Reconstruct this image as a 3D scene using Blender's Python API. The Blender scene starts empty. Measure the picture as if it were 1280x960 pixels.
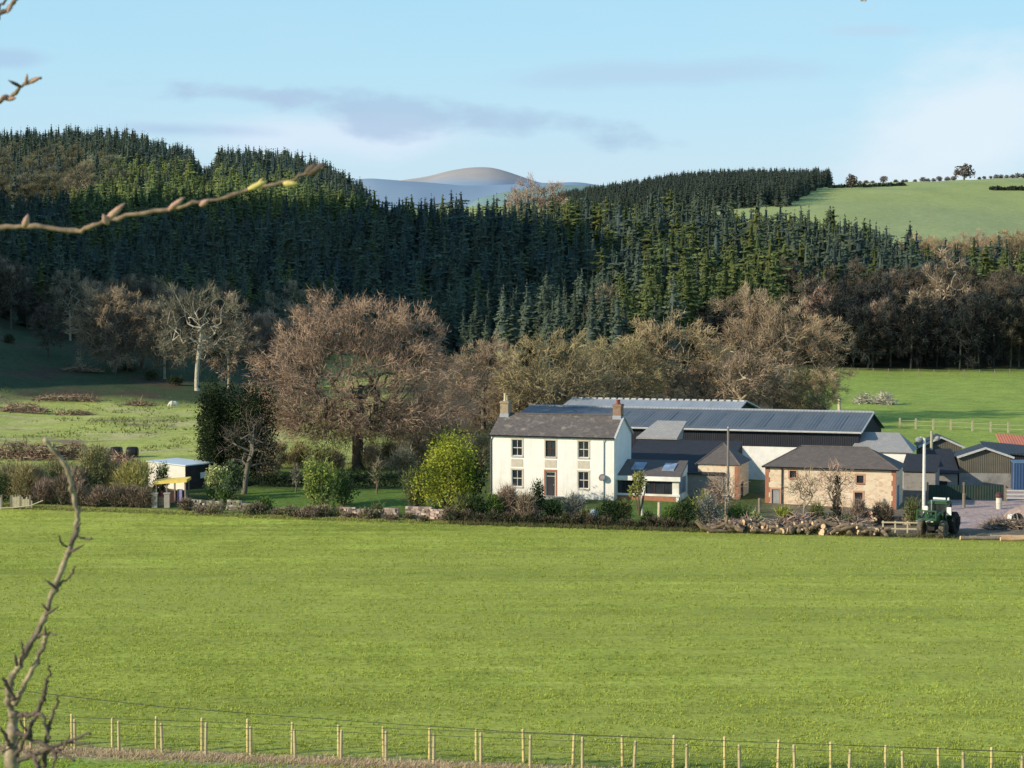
import bpy, math, random
import numpy as np
from mathutils import Vector, Matrix

R = math.radians
rnd = random.Random(7)
rng = np.random.default_rng(11)
sc = bpy.context.scene
COL = sc.collection
EYE = 21.6            # camera height above the field, metres
FL = 2600.0           # focal length in pixels of a 1280 wide frame

# ------------------------------------------------------------------ terrain
UC = np.array([-2400, -1300, -600, 0, 130, 240, 330, 400, 460, 520, 640, 760, 850, 960, 1040, 1120, 1280, 1900, 3600], float)  # leftmost columns: unseen ridge, its heights raised to shade the left slope
TAB = [
 (90,   [0]*19),
 (172,  [0]*19),
 (184,  [2, 1, .8, .6, .6, .6, .5, .5, .5, .5, .4, .35, .3, .2, .15, .1, .1, .1, .1]),
 (194,  [8, 3, 1.4, 1.2, 1.2, 1.1, 1, 1, 1, .95, .9, .85, .8, .5, .4, .3, .3, .3, .3]),
 (230,  [110, 14, 3, 1.8, 1.7, 1.7, 1.6, 1.5, 1.5, 1.5, 1.4, 1.4, 1.3, 1.1, 1, .9, .8, .8, .8]),
 (265,  [150, 75, 9, 2.2, 2, 1.9, 1.8, 1.8, 1.8, 1.8, 1.7, 1.7, 1.6, 1.5, 1.4, 1.3, 1.2, 1.2, 1.2]),
 (300,  [172, 118, 24, 2.8, 2.4, 2.2, 2, 2, 2, 2, 2, 1.9, 1.9, 1.8, 1.6, 1.6, 1.5, 1.5, 1.5]),
 (330,  [188, 152, 42, 6.2, 4.6, 3.4, 2.4, 2.2, 2.2, 2.2, 2.1, 2, 2, 2, 1.8, 1.7, 1.6, 1.6, 1.6]),
 (360,  [196, 172, 58, 10.6, 8.2, 5.8, 4, 3.2, 3, 2.8, 2.6, 2.5, 2.3, 2.2, 2, 1.9, 1.8, 1.8, 1.8]),
 (395,  [198, 178, 72, 12.5, 10.5, 8.5, 7, 5.6, 5, 4.5, 4, 3.6, 3.2, 3, 2.6, 2.2, 2.0, 2.2, 4]),
 (430,  [196, 176, 78, 14.5, 13, 12, 11, 10, 9.5, 9, 8, 7.5, 7, 6.5, 5.5, 5, 5.5, 6, 8]),
 (560,  [170, 150, 70, 25, 29, 31, 32, 32.5, 32, 31, 29.5, 28, 26.5, 23.5, 22, 19.5, 21, 21, 20]),
 (650,  [150, 130, 74, 37, 41, 41, 40, 36, 30, 25, 20, 17, 15, 14, 13, 12, 12, 12, 16]),
 (900,  [135, 125, 92, 70, 73, 62, 62, 58, 46, 31, 20, 18, 18, 18, 18, 18, 18, 20, 24]),
 (1050, [130, 120, 85, 58, 60, 50, 46, 38, 28, 22, 20, 22, 24, 28, 32, 32, 30, 32, 36]),
 (1300, [80, 70, 60, 52, 50, 46, 42, 40, 40, 42, 46, 52, 56, 60, 61, 58, 50, 50, 60]),
 (1900, [80, 78, 74, 70, 70, 70, 71, 73, 75, 78, 84, 90, 99, 101, 101, 104, 108, 112, 120]),
 (2250, [76, 74, 70, 66, 66, 66, 66, 68, 70, 72, 78, 82, 92, 96, 98, 100, 104, 110, 118]),
 (3200, [60]*19),
 (9000, [60]*19),
]
TY = np.array([r[0] for r in TAB], float)
TZ = np.array([r[1] for r in TAB], float)
NU, NYL = 260, 360
LU = np.linspace(-2400, 3600, NU)
LY = np.linspace(math.log(90), math.log(9000), NYL)
_rows = np.array([np.interp(LU, UC, r) for r in TZ])
LAT = np.array([[0.0]*NU]*NYL)
for j in range(NU):
    LAT[:, j] = np.interp(LY, np.log(TY), _rows[:, j])
def _blur(a, axis, k):
    pad = [(0, 0), (0, 0)]; pad[axis] = (len(k)//2, len(k)//2)
    p = np.pad(a, pad, mode='edge'); out = np.zeros_like(a)
    for i, w in enumerate(k):
        out += w*(p[i:i+a.shape[0], :] if axis == 0 else p[:, i:i+a.shape[1]])
    return out
_k = np.array([1, 2, 3, 2, 1.])/9
LAT = _blur(_blur(LAT, 0, _k), 1, _k)

def vnoise(x, y, seed=0, octaves=4):
    """smooth pseudo noise in about -1..1, vectorised"""
    r = np.random.default_rng(seed); out = 0*np.asarray(x, float); amp = 1.0; tot = 0
    f = 1.0
    for o in range(octaves):
        for k in range(3):
            a = r.uniform(0, 6.283); p = r.uniform(0, 6.283); q = r.uniform(.75, 1.3)*f
            out = out + amp/3*np.sin(q*(np.cos(a)*x+np.sin(a)*y)+p+1.3*np.sin(.7*q*(np.sin(a)*x-np.cos(a)*y)+p*2))
        tot += amp; amp *= .55; f *= 2.1
    return out/tot*1.6

def ground(X, Y):
    X = np.asarray(X, float); Y = np.asarray(Y, float)
    Yc = np.clip(Y, 90, 8999)
    u = np.clip(640+FL*X/Yc, -2399, 3599)
    fu = (u+2400)/(6000)*(NU-1); fy = (np.log(Yc)-LY[0])/(LY[-1]-LY[0])*(NYL-1)
    iu = np.clip(fu.astype(int), 0, NU-2); iy = np.clip(fy.astype(int), 0, NYL-2)
    a = fu-iu; b = fy-iy
    z = (LAT[iy, iu]*(1-a)*(1-b)+LAT[iy, iu+1]*a*(1-b)+LAT[iy+1, iu]*(1-a)*b+LAT[iy+1, iu+1]*a*b)
    far = np.clip((Y-240)/200, 0, 1)
    z = z+far*1.3*vnoise(X/28, Y/28, 3)*np.clip((Y-420)/300, 0.0, 1)+.25*np.clip((Y-215)/60, 0, 1)*vnoise(X/7, Y/7, 5)
    bank = 19.9*np.clip(1-Y/84, 0, None)**1.25
    return np.where(Y < 90, np.maximum(np.minimum(bank, 19.9+0*bank), 0)+np.where(Y < 0, 0, 0), z)
def gz(x, y): return float(ground(np.array([x]), np.array([y]))[0])
def W(px, Y): return (px-640)*Y/FL
def G(px, Y, dz=0.0):
    x = W(px, Y); return Vector((x, Y, gz(x, Y)+dz))
def PT(px, py, Y): return Vector((W(px, Y), Y, EYE-(py-340)*Y/FL))

# ------------------------------------------------------------------ tagging
def tag(o, label=None, cat=None, group=None, kind=None):
    if label: o['label'] = label
    if cat: o['category'] = cat
    if group: o['group'] = group
    if kind: o['kind'] = kind
    return o
def empty(name, loc, rz=0.0, label=None, cat=None, group=None, sc_=1.0):
    o = bpy.data.objects.new(name, None); COL.objects.link(o)
    o.location = loc; o.rotation_euler = (0, 0, rz); o.scale = (sc_,)*3 if not isinstance(sc_, tuple) else sc_
    o.empty_display_size = .3
    return tag(o, label, cat, group)
def link_mesh(name, me, parent=None):
    o = bpy.data.objects.new(name, me); COL.objects.link(o)
    if parent is not None: o.parent = parent
    return o
def copy_tree(o, parent=None):
    c = o.copy(); COL.objects.link(c)
    if parent is not None: c.parent = parent
    for ch in KIDS.get(o.name, [x for x in o.children]):
        copy_tree(ch, c)
    return c
KIDS = {}

# ------------------------------------------------------------------ materials
class NT:
    def __init__(s, name):
        s.m = bpy.data.materials.new(name); s.m.use_nodes = True
        s.t = s.m.node_tree; s.t.nodes.clear()
        s.out = s.n('ShaderNodeOutputMaterial')
    def n(s, typ, **kw):
        nd = s.t.nodes.new(typ)
        for k, v in kw.items():
            if k.startswith('i_'):
                nd.inputs[k[2:].replace('_', ' ')].default_value = v
            else: setattr(nd, k, v)
        return nd
    def l(s, a, b): s.t.links.new(a, b)
def _c4(c): return (c[0], c[1], c[2], 1)
def mix(nt, fac, a, b, blend='MIX'):
    m = nt.n('ShaderNodeMix'); m.data_type = 'RGBA'; m.blend_type = blend
    for sock, v in ((0, fac), (6, a), (7, b)):
        if hasattr(v, 'links'): nt.l(v, m.inputs[sock])
        else: m.inputs[sock].default_value = v if sock == 0 else _c4(v)
    return m.outputs[2]
def noise(nt, scale, detail=4, rough=.6, vec=None, stretch=None):
    if vec is None:
        tc = nt.n('ShaderNodeTexCoord'); vec = tc.outputs['Object']
    if stretch:
        mp = nt.n('ShaderNodeMapping'); mp.inputs['Scale'].default_value = stretch; nt.l(vec, mp.inputs['Vector']); vec = mp.outputs[0]
    n = nt.n('ShaderNodeTexNoise'); n.inputs['Scale'].default_value = scale
    n.inputs['Detail'].default_value = detail; n.inputs['Roughness'].default_value = rough
    nt.l(vec, n.inputs['Vector']); return n.outputs['Fac']
def ramp(nt, fac, stops):
    r = nt.n('ShaderNodeValToRGB'); e = r.color_ramp.elements
    while len(e) < len(stops): e.new(.5)
    for el, (p, c) in zip(e, stops):
        el.position = p; el.color = _c4(c) if not isinstance(c, (int, float)) else (c, c, c, 1)
    nt.l(fac, r.inputs[0]); return r.outputs[0]
def bsdf(nt, color, rough=.8, spec=.3, metal=0.0, bump=None, bstr=.3, bdist=.02):
    b = nt.n('ShaderNodeBsdfPrincipled')
    if hasattr(color, 'links'): nt.l(color, b.inputs['Base Color'])
    else: b.inputs['Base Color'].default_value = _c4(color)
    b.inputs['Roughness'].default_value = rough; b.inputs['Metallic'].default_value = metal
    b.inputs['Specular IOR Level'].default_value = spec
    if bump is not None:
        bp = nt.n('ShaderNodeBump'); bp.inputs['Strength'].default_value = bstr; bp.inputs['Distance'].default_value = bdist
        nt.l(bump, bp.inputs['Height']); nt.l(bp.outputs[0], b.inputs['Normal'])
    nt.l(b.outputs[0], nt.out.inputs[0]); return b
_mats = {}
def M(name, c=(.5, .5, .5), c2=None, scale=1.5, rough=.85, spec=.25, metal=0.0, lo=.35, hi=.65, bstr=.25, bdist=.02, stretch=None, detail=5, c3=None, s3=.35):
    """weathered two/three tone surface"""
    if name in _mats: return _mats[name]
    nt = NT(name); n1 = noise(nt, scale, detail, .65, stretch=stretch)
    c2 = c2 or tuple(x*.75 for x in c)
    col = ramp(nt, n1, [(lo, c2), (hi, c)])
    if c3:
        n3 = noise(nt, s3, 4, .6)
        col = mix(nt, ramp(nt, n3, [(.5, 0), (.66, 1)]), col, c3)
    bsdf(nt, col, rough, spec, metal, n1, bstr, bdist)
    _mats[name] = nt.m; return nt.m
def M_stone(name, base, tones, mortar, sx=2.2, sz=4.0):
    """random rubble stonework: voronoi cells as stones"""
    nt = NT(name); tc = nt.n('ShaderNodeTexCoord'); mp = nt.n('ShaderNodeMapping')
    mp.inputs['Scale'].default_value = (sx, sx, sz); nt.l(tc.outputs['Object'], mp.inputs[0])
    nz = nt.n('ShaderNodeTexNoise'); nz.inputs['Scale'].default_value = 1.5; nt.l(mp.outputs[0], nz.inputs['Vector'])
    ad = nt.n('ShaderNodeVectorMath', operation='ADD'); nt.l(mp.outputs[0], ad.inputs[0])
    sc2 = nt.n('ShaderNodeVectorMath', operation='SCALE'); sc2.inputs['Scale'].default_value = .5; nt.l(nz.outputs['Color'], sc2.inputs[0]); nt.l(sc2.outputs[0], ad.inputs[1])
    v = nt.n('ShaderNodeTexVoronoi'); v.inputs['Scale'].default_value = 1.0; nt.l(ad.outputs[0], v.inputs['Vector'])
    ve = nt.n('ShaderNodeTexVoronoi', feature='DISTANCE_TO_EDGE'); ve.inputs['Scale'].default_value = 1.0; nt.l(ad.outputs[0], ve.inputs['Vector'])
    sp = nt.n('ShaderNodeSeparateColor'); nt.l(v.outputs['Color'], sp.inputs[0])
    col = ramp(nt, sp.outputs[0], [(i/(len(tones)-1 or 1), t) for i, t in enumerate(tones)])
    big = noise(nt, .5, 4, .6)
    col = mix(nt, ramp(nt, big, [(.35, 0.0), (.7, .6)]), col, base)
    edge = ramp(nt, ve.outputs['Distance'], [(.02, 1), (.09, 0)])
    col = mix(nt, edge, col, mortar)
    bsdf(nt, col, .92, .15, 0, ve.outputs['Distance'], .5, .03)
    _mats[name] = nt.m; return nt.m
def M_slate(name, c, c2, patch=None, lichen=.5):
    nt = NT(name); tc = nt.n('ShaderNodeTexCoord')
    br = nt.n('ShaderNodeTexBrick'); mp = nt.n('ShaderNodeMapping'); mp.inputs['Rotation'].default_value = (0, 0, 0)
    cx = nt.n('ShaderNodeSeparateXYZ'); nt.l(tc.outputs['Object'], cx.inputs[0])
    ad = nt.n('ShaderNodeMath', operation='ADD'); nt.l(cx.outputs[1], ad.inputs[0]); nt.l(cx.outputs[2], ad.inputs[1])
    cb = nt.n('ShaderNodeCombineXYZ'); nt.l(cx.outputs[0], cb.inputs[0]); nt.l(ad.outputs[0], cb.inputs[1])
    nt.l(cb.outputs[0], br.inputs['Vector'])
    br.inputs['Scale'].default_value = 1.0; br.inputs['Brick Width'].default_value = .35; br.inputs['Row Height'].default_value = .28
    br.inputs['Mortar Size'].default_value = .012
    br.inputs['Color1'].default_value = _c4(c); br.inputs['Color2'].default_value = _c4(c2); br.inputs['Mortar'].default_value = _c4(tuple(x*.4 for x in c))
    n1 = noise(nt, 1.1, 5, .7)
    col = mix(nt, ramp(nt, n1, [(.3, .0), (.75, .55)]), br.outputs['Color'], tuple(x*.6 for x in c))
    if patch:
        n2 = noise(nt, 1.1, 7, .78)
        col = mix(nt, ramp(nt, n2, [(lichen, 0), (lichen+.12, .8)]), col, patch)
    bsdf(nt, col, .75, .3, 0, br.outputs['Fac'], .3, .015)
    _mats[name] = nt.m; return nt.m
def M_corr(name, c, c2, axis=0, pitch=.3, rough=.55, spec=.4, metal=0.0, bstr=.5):
    """corrugated / boarded sheet: waves along one local axis"""
    nt = NT(name); tc = nt.n('ShaderNodeTexCoord'); sx = nt.n('ShaderNodeSeparateXYZ'); nt.l(tc.outputs['Object'], sx.inputs[0])
    mu = nt.n('ShaderNodeMath', operation='MULTIPLY'); nt.l(sx.outputs[axis], mu.inputs[0]); mu.inputs[1].default_value = 6.283/pitch
    si = nt.n('ShaderNodeMath', operation='SINE'); nt.l(mu.outputs[0], si.inputs[0])
    n1 = noise(nt, .9, 5, .7); n2 = noise(nt, .5, 3, .6, stretch=(2.5, .25, .25) if axis == 0 else (.25, 2.5, .25))
    col = ramp(nt, n1, [(.3, c2), (.7, c)])
    col = mix(nt, ramp(nt, n2, [(.45, 0), (.7, .45)]), col, tuple(x*.6 for x in c))
    n3 = noise(nt, .35, 6, .75); col = mix(nt, ramp(nt, n3, [(.55, 0), (.72, .55)]), col, (c[0]*.75+.05, c[1]*.62+.025, c[2]*.5+.01))
    sh = nt.n('ShaderNodeMapRange'); sh.inputs[1].default_value = -1; sh.inputs[3].default_value = .88; sh.inputs[4].default_value = 1.05; nt.l(si.outputs[0], sh.inputs[0])
    col = mix(nt, 1.0, col, sh.outputs[0], 'MULTIPLY')
    bsdf(nt, col, rough, spec, metal, si.outputs[0], bstr, .03)
    _mats[name] = nt.m; return nt.m
def M_veg(name, vary=.3, rough=.9, transl=.0, nscale=None):
    """vegetation: colour from the mesh, tone differing from plant to plant"""
    nt = NT(name); at = nt.n('ShaderNodeAttribute'); at.attribute_name = 'Col'
    col = at.outputs['Color']
    if vary:
        oi = nt.n('ShaderNodeObjectInfo'); mr = nt.n('ShaderNodeMapRange'); nt.l(oi.outputs['Random'], mr.inputs[0])
        mr.inputs[3].default_value = 1-vary; mr.inputs[4].default_value = 1+vary
        hs = nt.n('ShaderNodeHueSaturation'); nt.l(col, hs.inputs['Color']); nt.l(mr.outputs[0], hs.inputs['Value'])
        mr2 = nt.n('ShaderNodeMapRange'); nt.l(oi.outputs['Random'], mr2.inputs[0]); mr2.inputs[3].default_value = .515; mr2.inputs[4].default_value = .485
        nt.l(mr2.outputs[0], hs.inputs['Hue']); col = hs.outputs[0]
    d = nt.n('ShaderNodeBsdfDiffuse'); nt.l(col, d.inputs['Color'])
    if transl:
        tr = nt.n('ShaderNodeBsdfTranslucent'); nt.l(col, tr.inputs['Color'])
        ms = nt.n('ShaderNodeMixShader'); ms.inputs[0].default_value = transl
        nt.l(d.outputs[0], ms.inputs[1]); nt.l(tr.outputs[0], ms.inputs[2]); nt.l(ms.outputs[0], nt.out.inputs[0])
    else: nt.l(d.outputs[0], nt.out.inputs[0])
    _mats[name] = nt.m; return nt.m
def M_glass(name, c=(.02, .024, .03), rough=.06):
    if name in _mats: return _mats[name]
    nt = NT(name); n1 = noise(nt, .8, 2, .5); col = ramp(nt, n1, [(.3, c), (.8, tuple(x*2.2 for x in c))])
    bsdf(nt, col, rough, .6, 0, n1, .05, .02); _mats[name] = nt.m; return nt.m

# ------------------------------------------------------------------ mesh builders
class MB:
    def __init__(s): s.v = []; s.f = []; s.mi = []; s.c = []
    def add(s, v, f, m=0, c=None):
        o = len(s.v); s.v += [tuple(p) for p in v]; s.f += [tuple(i+o for i in q) for q in f]; s.mi += [m]*len(f)
        s.c += [tuple(c) if c is not None else (1, 1, 1)]*len(v)
    def box(s, x0, x1, y0, y1, z0, z1, m=0, c=None, mat=None):
        v = [(x0, y0, z0), (x1, y0, z0), (x1, y1, z0), (x0, y1, z0), (x0, y0, z1), (x1, y0, z1), (x1, y1, z1), (x0, y1, z1)]
        if mat is not None: v = [mat @ Vector(p) for p in v]
        s.add(v, [(0, 3, 2, 1), (4, 5, 6, 7), (0, 1, 5, 4), (1, 2, 6, 5), (2, 3, 7, 6), (3, 0, 4, 7)], m, c)
    def quad(s, a, b, c_, d, m=0, c=None): s.add([a, b, c_, d], [(0, 1, 2, 3)], m, c)
    def slab(s, pts, th, m=0, c=None):
        """planar polygon thickened downward (z) by th"""
        n = len(pts); v = [tuple(p) for p in pts]+[(p[0], p[1], p[2]-th) for p in pts]
        f = [tuple(range(n)), tuple(range(2*n-1, n-1, -1))]+[(i, i+n, (i+1) % n+n, (i+1) % n) for i in range(n)]
        s.add(v, f, m, c)
    def tube(s, pts, rad, k=8, m=0, c=None, cap=True):
        pts = [Vector(p) for p in pts]; n = len(pts)
        if not hasattr(rad, '__len__'): rad = [rad]*n
        v = []; a = None
        for i, p in enumerate(pts):
            d = (pts[min(i+1, n-1)]-pts[max(i-1, 0)]).normalized()
            if a is None: a = d.orthogonal().normalized()
            a = (a-d*a.dot(d)).normalized(); b = d.cross(a)
            for j in range(k):
                t = 2*math.pi*j/k; v.append(p+(a*math.cos(t)+b*math.sin(t))*rad[i])
        f = [(i*k+j, i*k+(j+1) % k, (i+1)*k+(j+1) % k, (i+1)*k+j) for i in range(n-1) for j in range(k)]
        if cap: f += [tuple(range(k-1, -1, -1)), tuple((n-1)*k+j for j in range(k))]
        s.add(v, f, m, c)
    def lathe(s, prof, k=14, m=0, c=None, mat=None):
        v = []
        for r, z in prof:
            for j in range(k):
                t = 2*math.pi*j/k; p = Vector((r*math.cos(t), r*math.sin(t), z)); v.append(mat @ p if mat is not None else p)
        n = len(prof)
        f = [(i*k+j, i*k+(j+1) % k, (i+1)*k+(j+1) % k, (i+1)*k+j) for i in range(n-1) for j in range(k)]
        f += [tuple(range(k-1, -1, -1)), tuple((n-1)*k+j for j in range(k))]
        s.add(v, f, m, c)
    def wall(s, x0, x1, z0, z1, y, holes, dep, m=0, c=None):
        """front wall in the local xz plane facing -y, with openings (x0,x1,z0,z1) and their reveals"""
        xs = sorted({x0, x1} | {h[0] for h in holes} | {h[1] for h in holes}); zs = sorted({z0, z1} | {h[2] for h in holes} | {h[3] for h in holes})
        for i in range(len(xs)-1):
            for j in range(len(zs)-1):
                cx = (xs[i]+xs[i+1])/2; cz = (zs[j]+zs[j+1])/2
                if any(h[0] < cx < h[1] and h[2] < cz < h[3] for h in holes): continue
                s.quad((xs[i], y, zs[j]), (xs[i+1], y, zs[j]), (xs[i+1], y, zs[j+1]), (xs[i], y, zs[j+1]), m, c)
        for a, b, e, g in holes:
            d = y+dep
            s.quad((a, y, e), (a, d, e), (a, d, g), (a, y, g), m, c); s.quad((b, y, e), (b, y, g), (b, d, g), (b, d, e), m, c)
            s.quad((a, y, g), (a, d, g), (b, d, g), (b, y, g), m, c); s.quad((a, y, e), (b, y, e), (b, d, e), (a, d, e), m, c)
    def build(s, name, mats, parent=None, smooth=False):
        me = bpy.data.meshes.new(name); me.from_pydata(s.v, [], s.f); me.update()
        mats = mats if isinstance(mats, (list, tuple)) else [mats]
        for m_ in mats: me.materials.append(m_)
        me.polygons.foreach_set('material_index', s.mi)
        if smooth: me.polygons.foreach_set('use_smooth', [True]*len(s.f))
        ca = me.color_attributes.new('Col', 'FLOAT_COLOR', 'POINT')
        ca.data.foreach_set('color', np.c_[np.array(s.c, float).reshape(-1, 3), np.ones(len(s.v))].ravel())
        return link_mesh(name, me, parent)

def npmesh(name, V, F, C=None, mats=(), mi=None, smooth=False):
    """V (n,3), F (m,k) or list of such arrays, C (n,3|4)"""
    Fs = F if isinstance(F, list) else [F]
    me = bpy.data.meshes.new(name)
    nl = sum(f.size for f in Fs); nf = sum(len(f) for f in Fs)
    me.vertices.add(len(V)); me.loops.add(nl); me.polygons.add(nf)
    me.vertices.foreach_set('co', np.ascontiguousarray(V, dtype=np.float32).ravel())
    me.loops.foreach_set('vertex_index', np.concatenate([f.ravel() for f in Fs]).astype(np.int32))
    tot = np.concatenate([np.full(len(f), f.shape[1]) for f in Fs]); st = np.concatenate([[0], np.cumsum(tot)[:-1]])
    me.polygons.foreach_set('loop_start', st.astype(np.int32))
    if mi is not None: me.polygons.foreach_set('material_index', np.asarray(mi, np.int32))
    if smooth: me.polygons.foreach_set('use_smooth', np.ones(nf, bool))
    for m_ in mats: me.materials.append(m_)
    me.update(calc_edges=True)
    if C is not None:
        if C.shape[1] == 3: C = np.c_[C, np.ones(len(C))]
        ca = me.color_attributes.new('Col', 'FLOAT_COLOR', 'POINT')
        ca.data.foreach_set('color', np.ascontiguousarray(C, dtype=np.float32).ravel())
    return me

def frusta(A, B, ra, rb, k=5):
    A = np.asarray(A); B = np.asarray(B); n = len(A)
    D = B-A; D = D/np.maximum(np.linalg.norm(D, axis=1, keepdims=True), 1e-6)
    ref = np.where(np.abs(D[:, 2:3]) > .9, np.array([[1., 0, 0]]), np.array([[0, 0, 1.]]))
    S = np.cross(D, ref); S /= np.linalg.norm(S, axis=1, keepdims=True); T = np.cross(D, S)
    t = np.arange(k)*2*np.pi/k
    ring = S[:, None, :]*np.cos(t)[None, :, None]+T[:, None, :]*np.sin(t)[None, :, None]
    V = np.concatenate([A[:, None, :]+ring*ra[:, None, None], B[:, None, :]+ring*rb[:, None, None]], 1).reshape(-1, 3)
    j = np.arange(k); q = np.stack([j, (j+1) % k, (j+1) % k+k, j+k], 1)
    F = (np.arange(n)[:, None, None]*2*k+q[None]).reshape(-1, 4)
    return V, F

def ribbons(P, D, L, w, r, droop=0.0):
    """thin tapering twigs: a bent two-segment strip each"""
    n = len(P); D = D/np.linalg.norm(D, axis=1, keepdims=True)
    S = np.cross(D, r.normal(size=(n, 3))); S /= np.linalg.norm(S, axis=1, keepdims=True)
    bend = r.normal(size=(n, 3))*.25; bend[:, 2] -= droop
    Mid = P+D*L[:, None]*.55; Tip = P+D*L[:, None]+bend*L[:, None]
    V = np.stack([P-S*w[:, None], P+S*w[:, None], Mid-S*w[:, None]*.7, Mid+S*w[:, None]*.7, Tip], 1).reshape(-1, 3)
    b = np.arange(n)[:, None]*5
    F = np.concatenate([b+np.array([[0, 1, 3]]), b+np.array([[0, 3, 2]]), b+np.array([[2, 3, 4]])])
    return V, F

# ------------------------------------------------------------------ tree makers
def skeleton(r, H, base, rx, ry, nt, lean=(0, 0), zc=None, low=None, seg=.9, shell=.45, lump_=.16):
    """trunk and limbs that reach out to points spread through a domed crown"""
    zc = zc if zc is not None else base+(H-base)*.42
    low = low if low is not None else base*.75
    N = np.zeros((60000, 3)); par = np.full(60000, -1); n = 1
    ztop = base+(H-base)*.3
    ks = max(4, int(ztop/.6))
    for i in range(1, ks+1):
        t = i/ks; N[n] = (lean[0]*t*t+.12*math.sin(3*t+H), lean[1]*t*t, ztop*t); par[n] = n-1; n += 1
    U = r.normal(size=(nt*3, 3)); U /= np.linalg.norm(U, axis=1, keepdims=True)
    rad = r.uniform(0, 1, (nt*3, 1))**shell
    lump = 1+lump_*np.sin(U[:, :1]*5+H)*np.cos(U[:, 1:2]*6+H*2)+lump_*.55*r.normal(size=(len(U), 1))
    T = U*rad*lump; T = T*np.array([rx, ry, 1.0])
    up = T[:, 2] > 0
    T[up, 2] *= (H-zc); T[~up, 2] *= (zc-low)
    T += np.array([lean[0]*.8, lean[1]*.8, zc]); T = T[T[:, 2] > low*.9][:nt]
    T = T[np.argsort(np.linalg.norm(T-np.array([0, 0, ztop*.9]), axis=1)+r.normal(size=len(T))*.4)]
    tips = []
    for t in T:
        d = t-N[:n]; ds = np.linalg.norm(d, axis=1)
        cost = ds+np.where(N[:n, 2] < base*.8, 6*(base*.8-N[:n, 2])/max(base, .5)+.5, 0)+np.maximum(0, N[:n, 2]-t[2])*.35
        p = int(np.argmin(cost)); L = ds[p]
        if L < .15: continue
        k = max(1, int(L/seg)); q = p
        side = r.normal(size=3)*.10*L; side[2] = abs(side[2])*.9
        for i in range(1, k+1):
            f = i/k; N[n] = N[p]+(t-N[p])*f+side*math.sin(math.pi*f)+(r.normal(size=3)*.06*L/k if i < k else 0); par[n] = q; q = n; n += 1
        tips.append(q)
    return N[:n].copy(), par[:n].copy(), np.array(tips)

def bare_tree(name, seed, H, base, rx, ry, nt, tw, twl, tww, bark, tone, tone2, rtip=.022, exp=.46, mats=None, off=.32, **kw):
    """mesh data (trunk with limbs, crown of twigs) of a leafless tree"""
    r = np.random.default_rng(seed); zc_ = kw.get('zc') or base+(H-base)*.42; lean_ = [q*.8 for q in kw.get('lean', (0, 0))]
    N, par, tips = skeleton(r, H, base, rx, ry, nt, **kw)
    cnt = np.zeros(len(N)); cnt[tips] += 1
    for i in range(len(N)-1, 0, -1): cnt[par[i]] += max(cnt[i], 0)
    rad = rtip*np.maximum(cnt, 1)**exp
    k0 = max(4, int((base+(H-base)*.3)/.6))
    rad[0] *= 1.35
    i = np.arange(1, len(N)); A = N[par[i]]; B = N[i]
    V, F = frusta(A, B, np.minimum(rad[par[i]], rad[i]*1.35), rad[i], 6)
    bk = np.array(bark)*(1+.2*r.normal(size=(len(V), 1)).clip(-1.5, 1.5))
    thin = np.repeat(np.clip((.06-rad[i])/.05, 0, 1), 12)[:, None]
    bk = bk*(1-thin)+np.array(tone)*thin
    tr = npmesh(name+'_trunk', V, F, np.clip(bk, .01, 1), mats[:1], smooth=True)
    # twigs from the outer limb nodes
    cand = np.where(cnt <= 6)[0]; wq = np.sqrt(((N[cand, 0]-lean_[0])/rx)**2+((N[cand, 1]-lean_[1])/ry)**2+((N[cand, 2]-zc_)/np.where(N[cand, 2] > zc_, H-zc_, zc_))**2); wq = np.clip(wq, .15, 1.1)**1.8; src = r.choice(cand, tw, p=wq/wq.sum())
    P = N[src]+r.normal(size=(tw, 3))*off
    ctr = np.array([0, 0, base+(H-base)*.25])
    out = P-ctr; out /= np.linalg.norm(out, axis=1, keepdims=True)
    dirn = N[src]-N[par[src]]; dirn /= np.maximum(np.linalg.norm(dirn, axis=1, keepdims=True), 1e-5)
    D = dirn*.45+out*.5+r.normal(size=(tw, 3))*.55+np.array([0, 0, .18])
    V2, F2 = ribbons(P, D, twl*r.uniform(.5, 1.4, tw), tww*r.uniform(.6, 1.3, tw), r, .1)
    cl = vnoise(P[:, 0]*1.1, P[:, 2]*1.1+P[:, 1]*.8, seed)[:, None]
    C = np.array(tone)*(1-np.clip(.5+.5*cl, 0, 1))+np.array(tone2)*np.clip(.5+.5*cl, 0, 1)
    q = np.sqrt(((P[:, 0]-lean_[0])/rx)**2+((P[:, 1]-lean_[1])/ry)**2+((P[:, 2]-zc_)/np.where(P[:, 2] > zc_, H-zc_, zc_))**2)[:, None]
    C = C*r.uniform(.75, 1.25, (tw, 1))*np.clip(.12+1.0*q**1.9, .18, 1.15); C = np.repeat(C, 5, 0)  # inner twigs darkened, the crown's self-shadow put into their colour
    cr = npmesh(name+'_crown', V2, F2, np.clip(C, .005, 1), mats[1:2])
    return tr, cr

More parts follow.
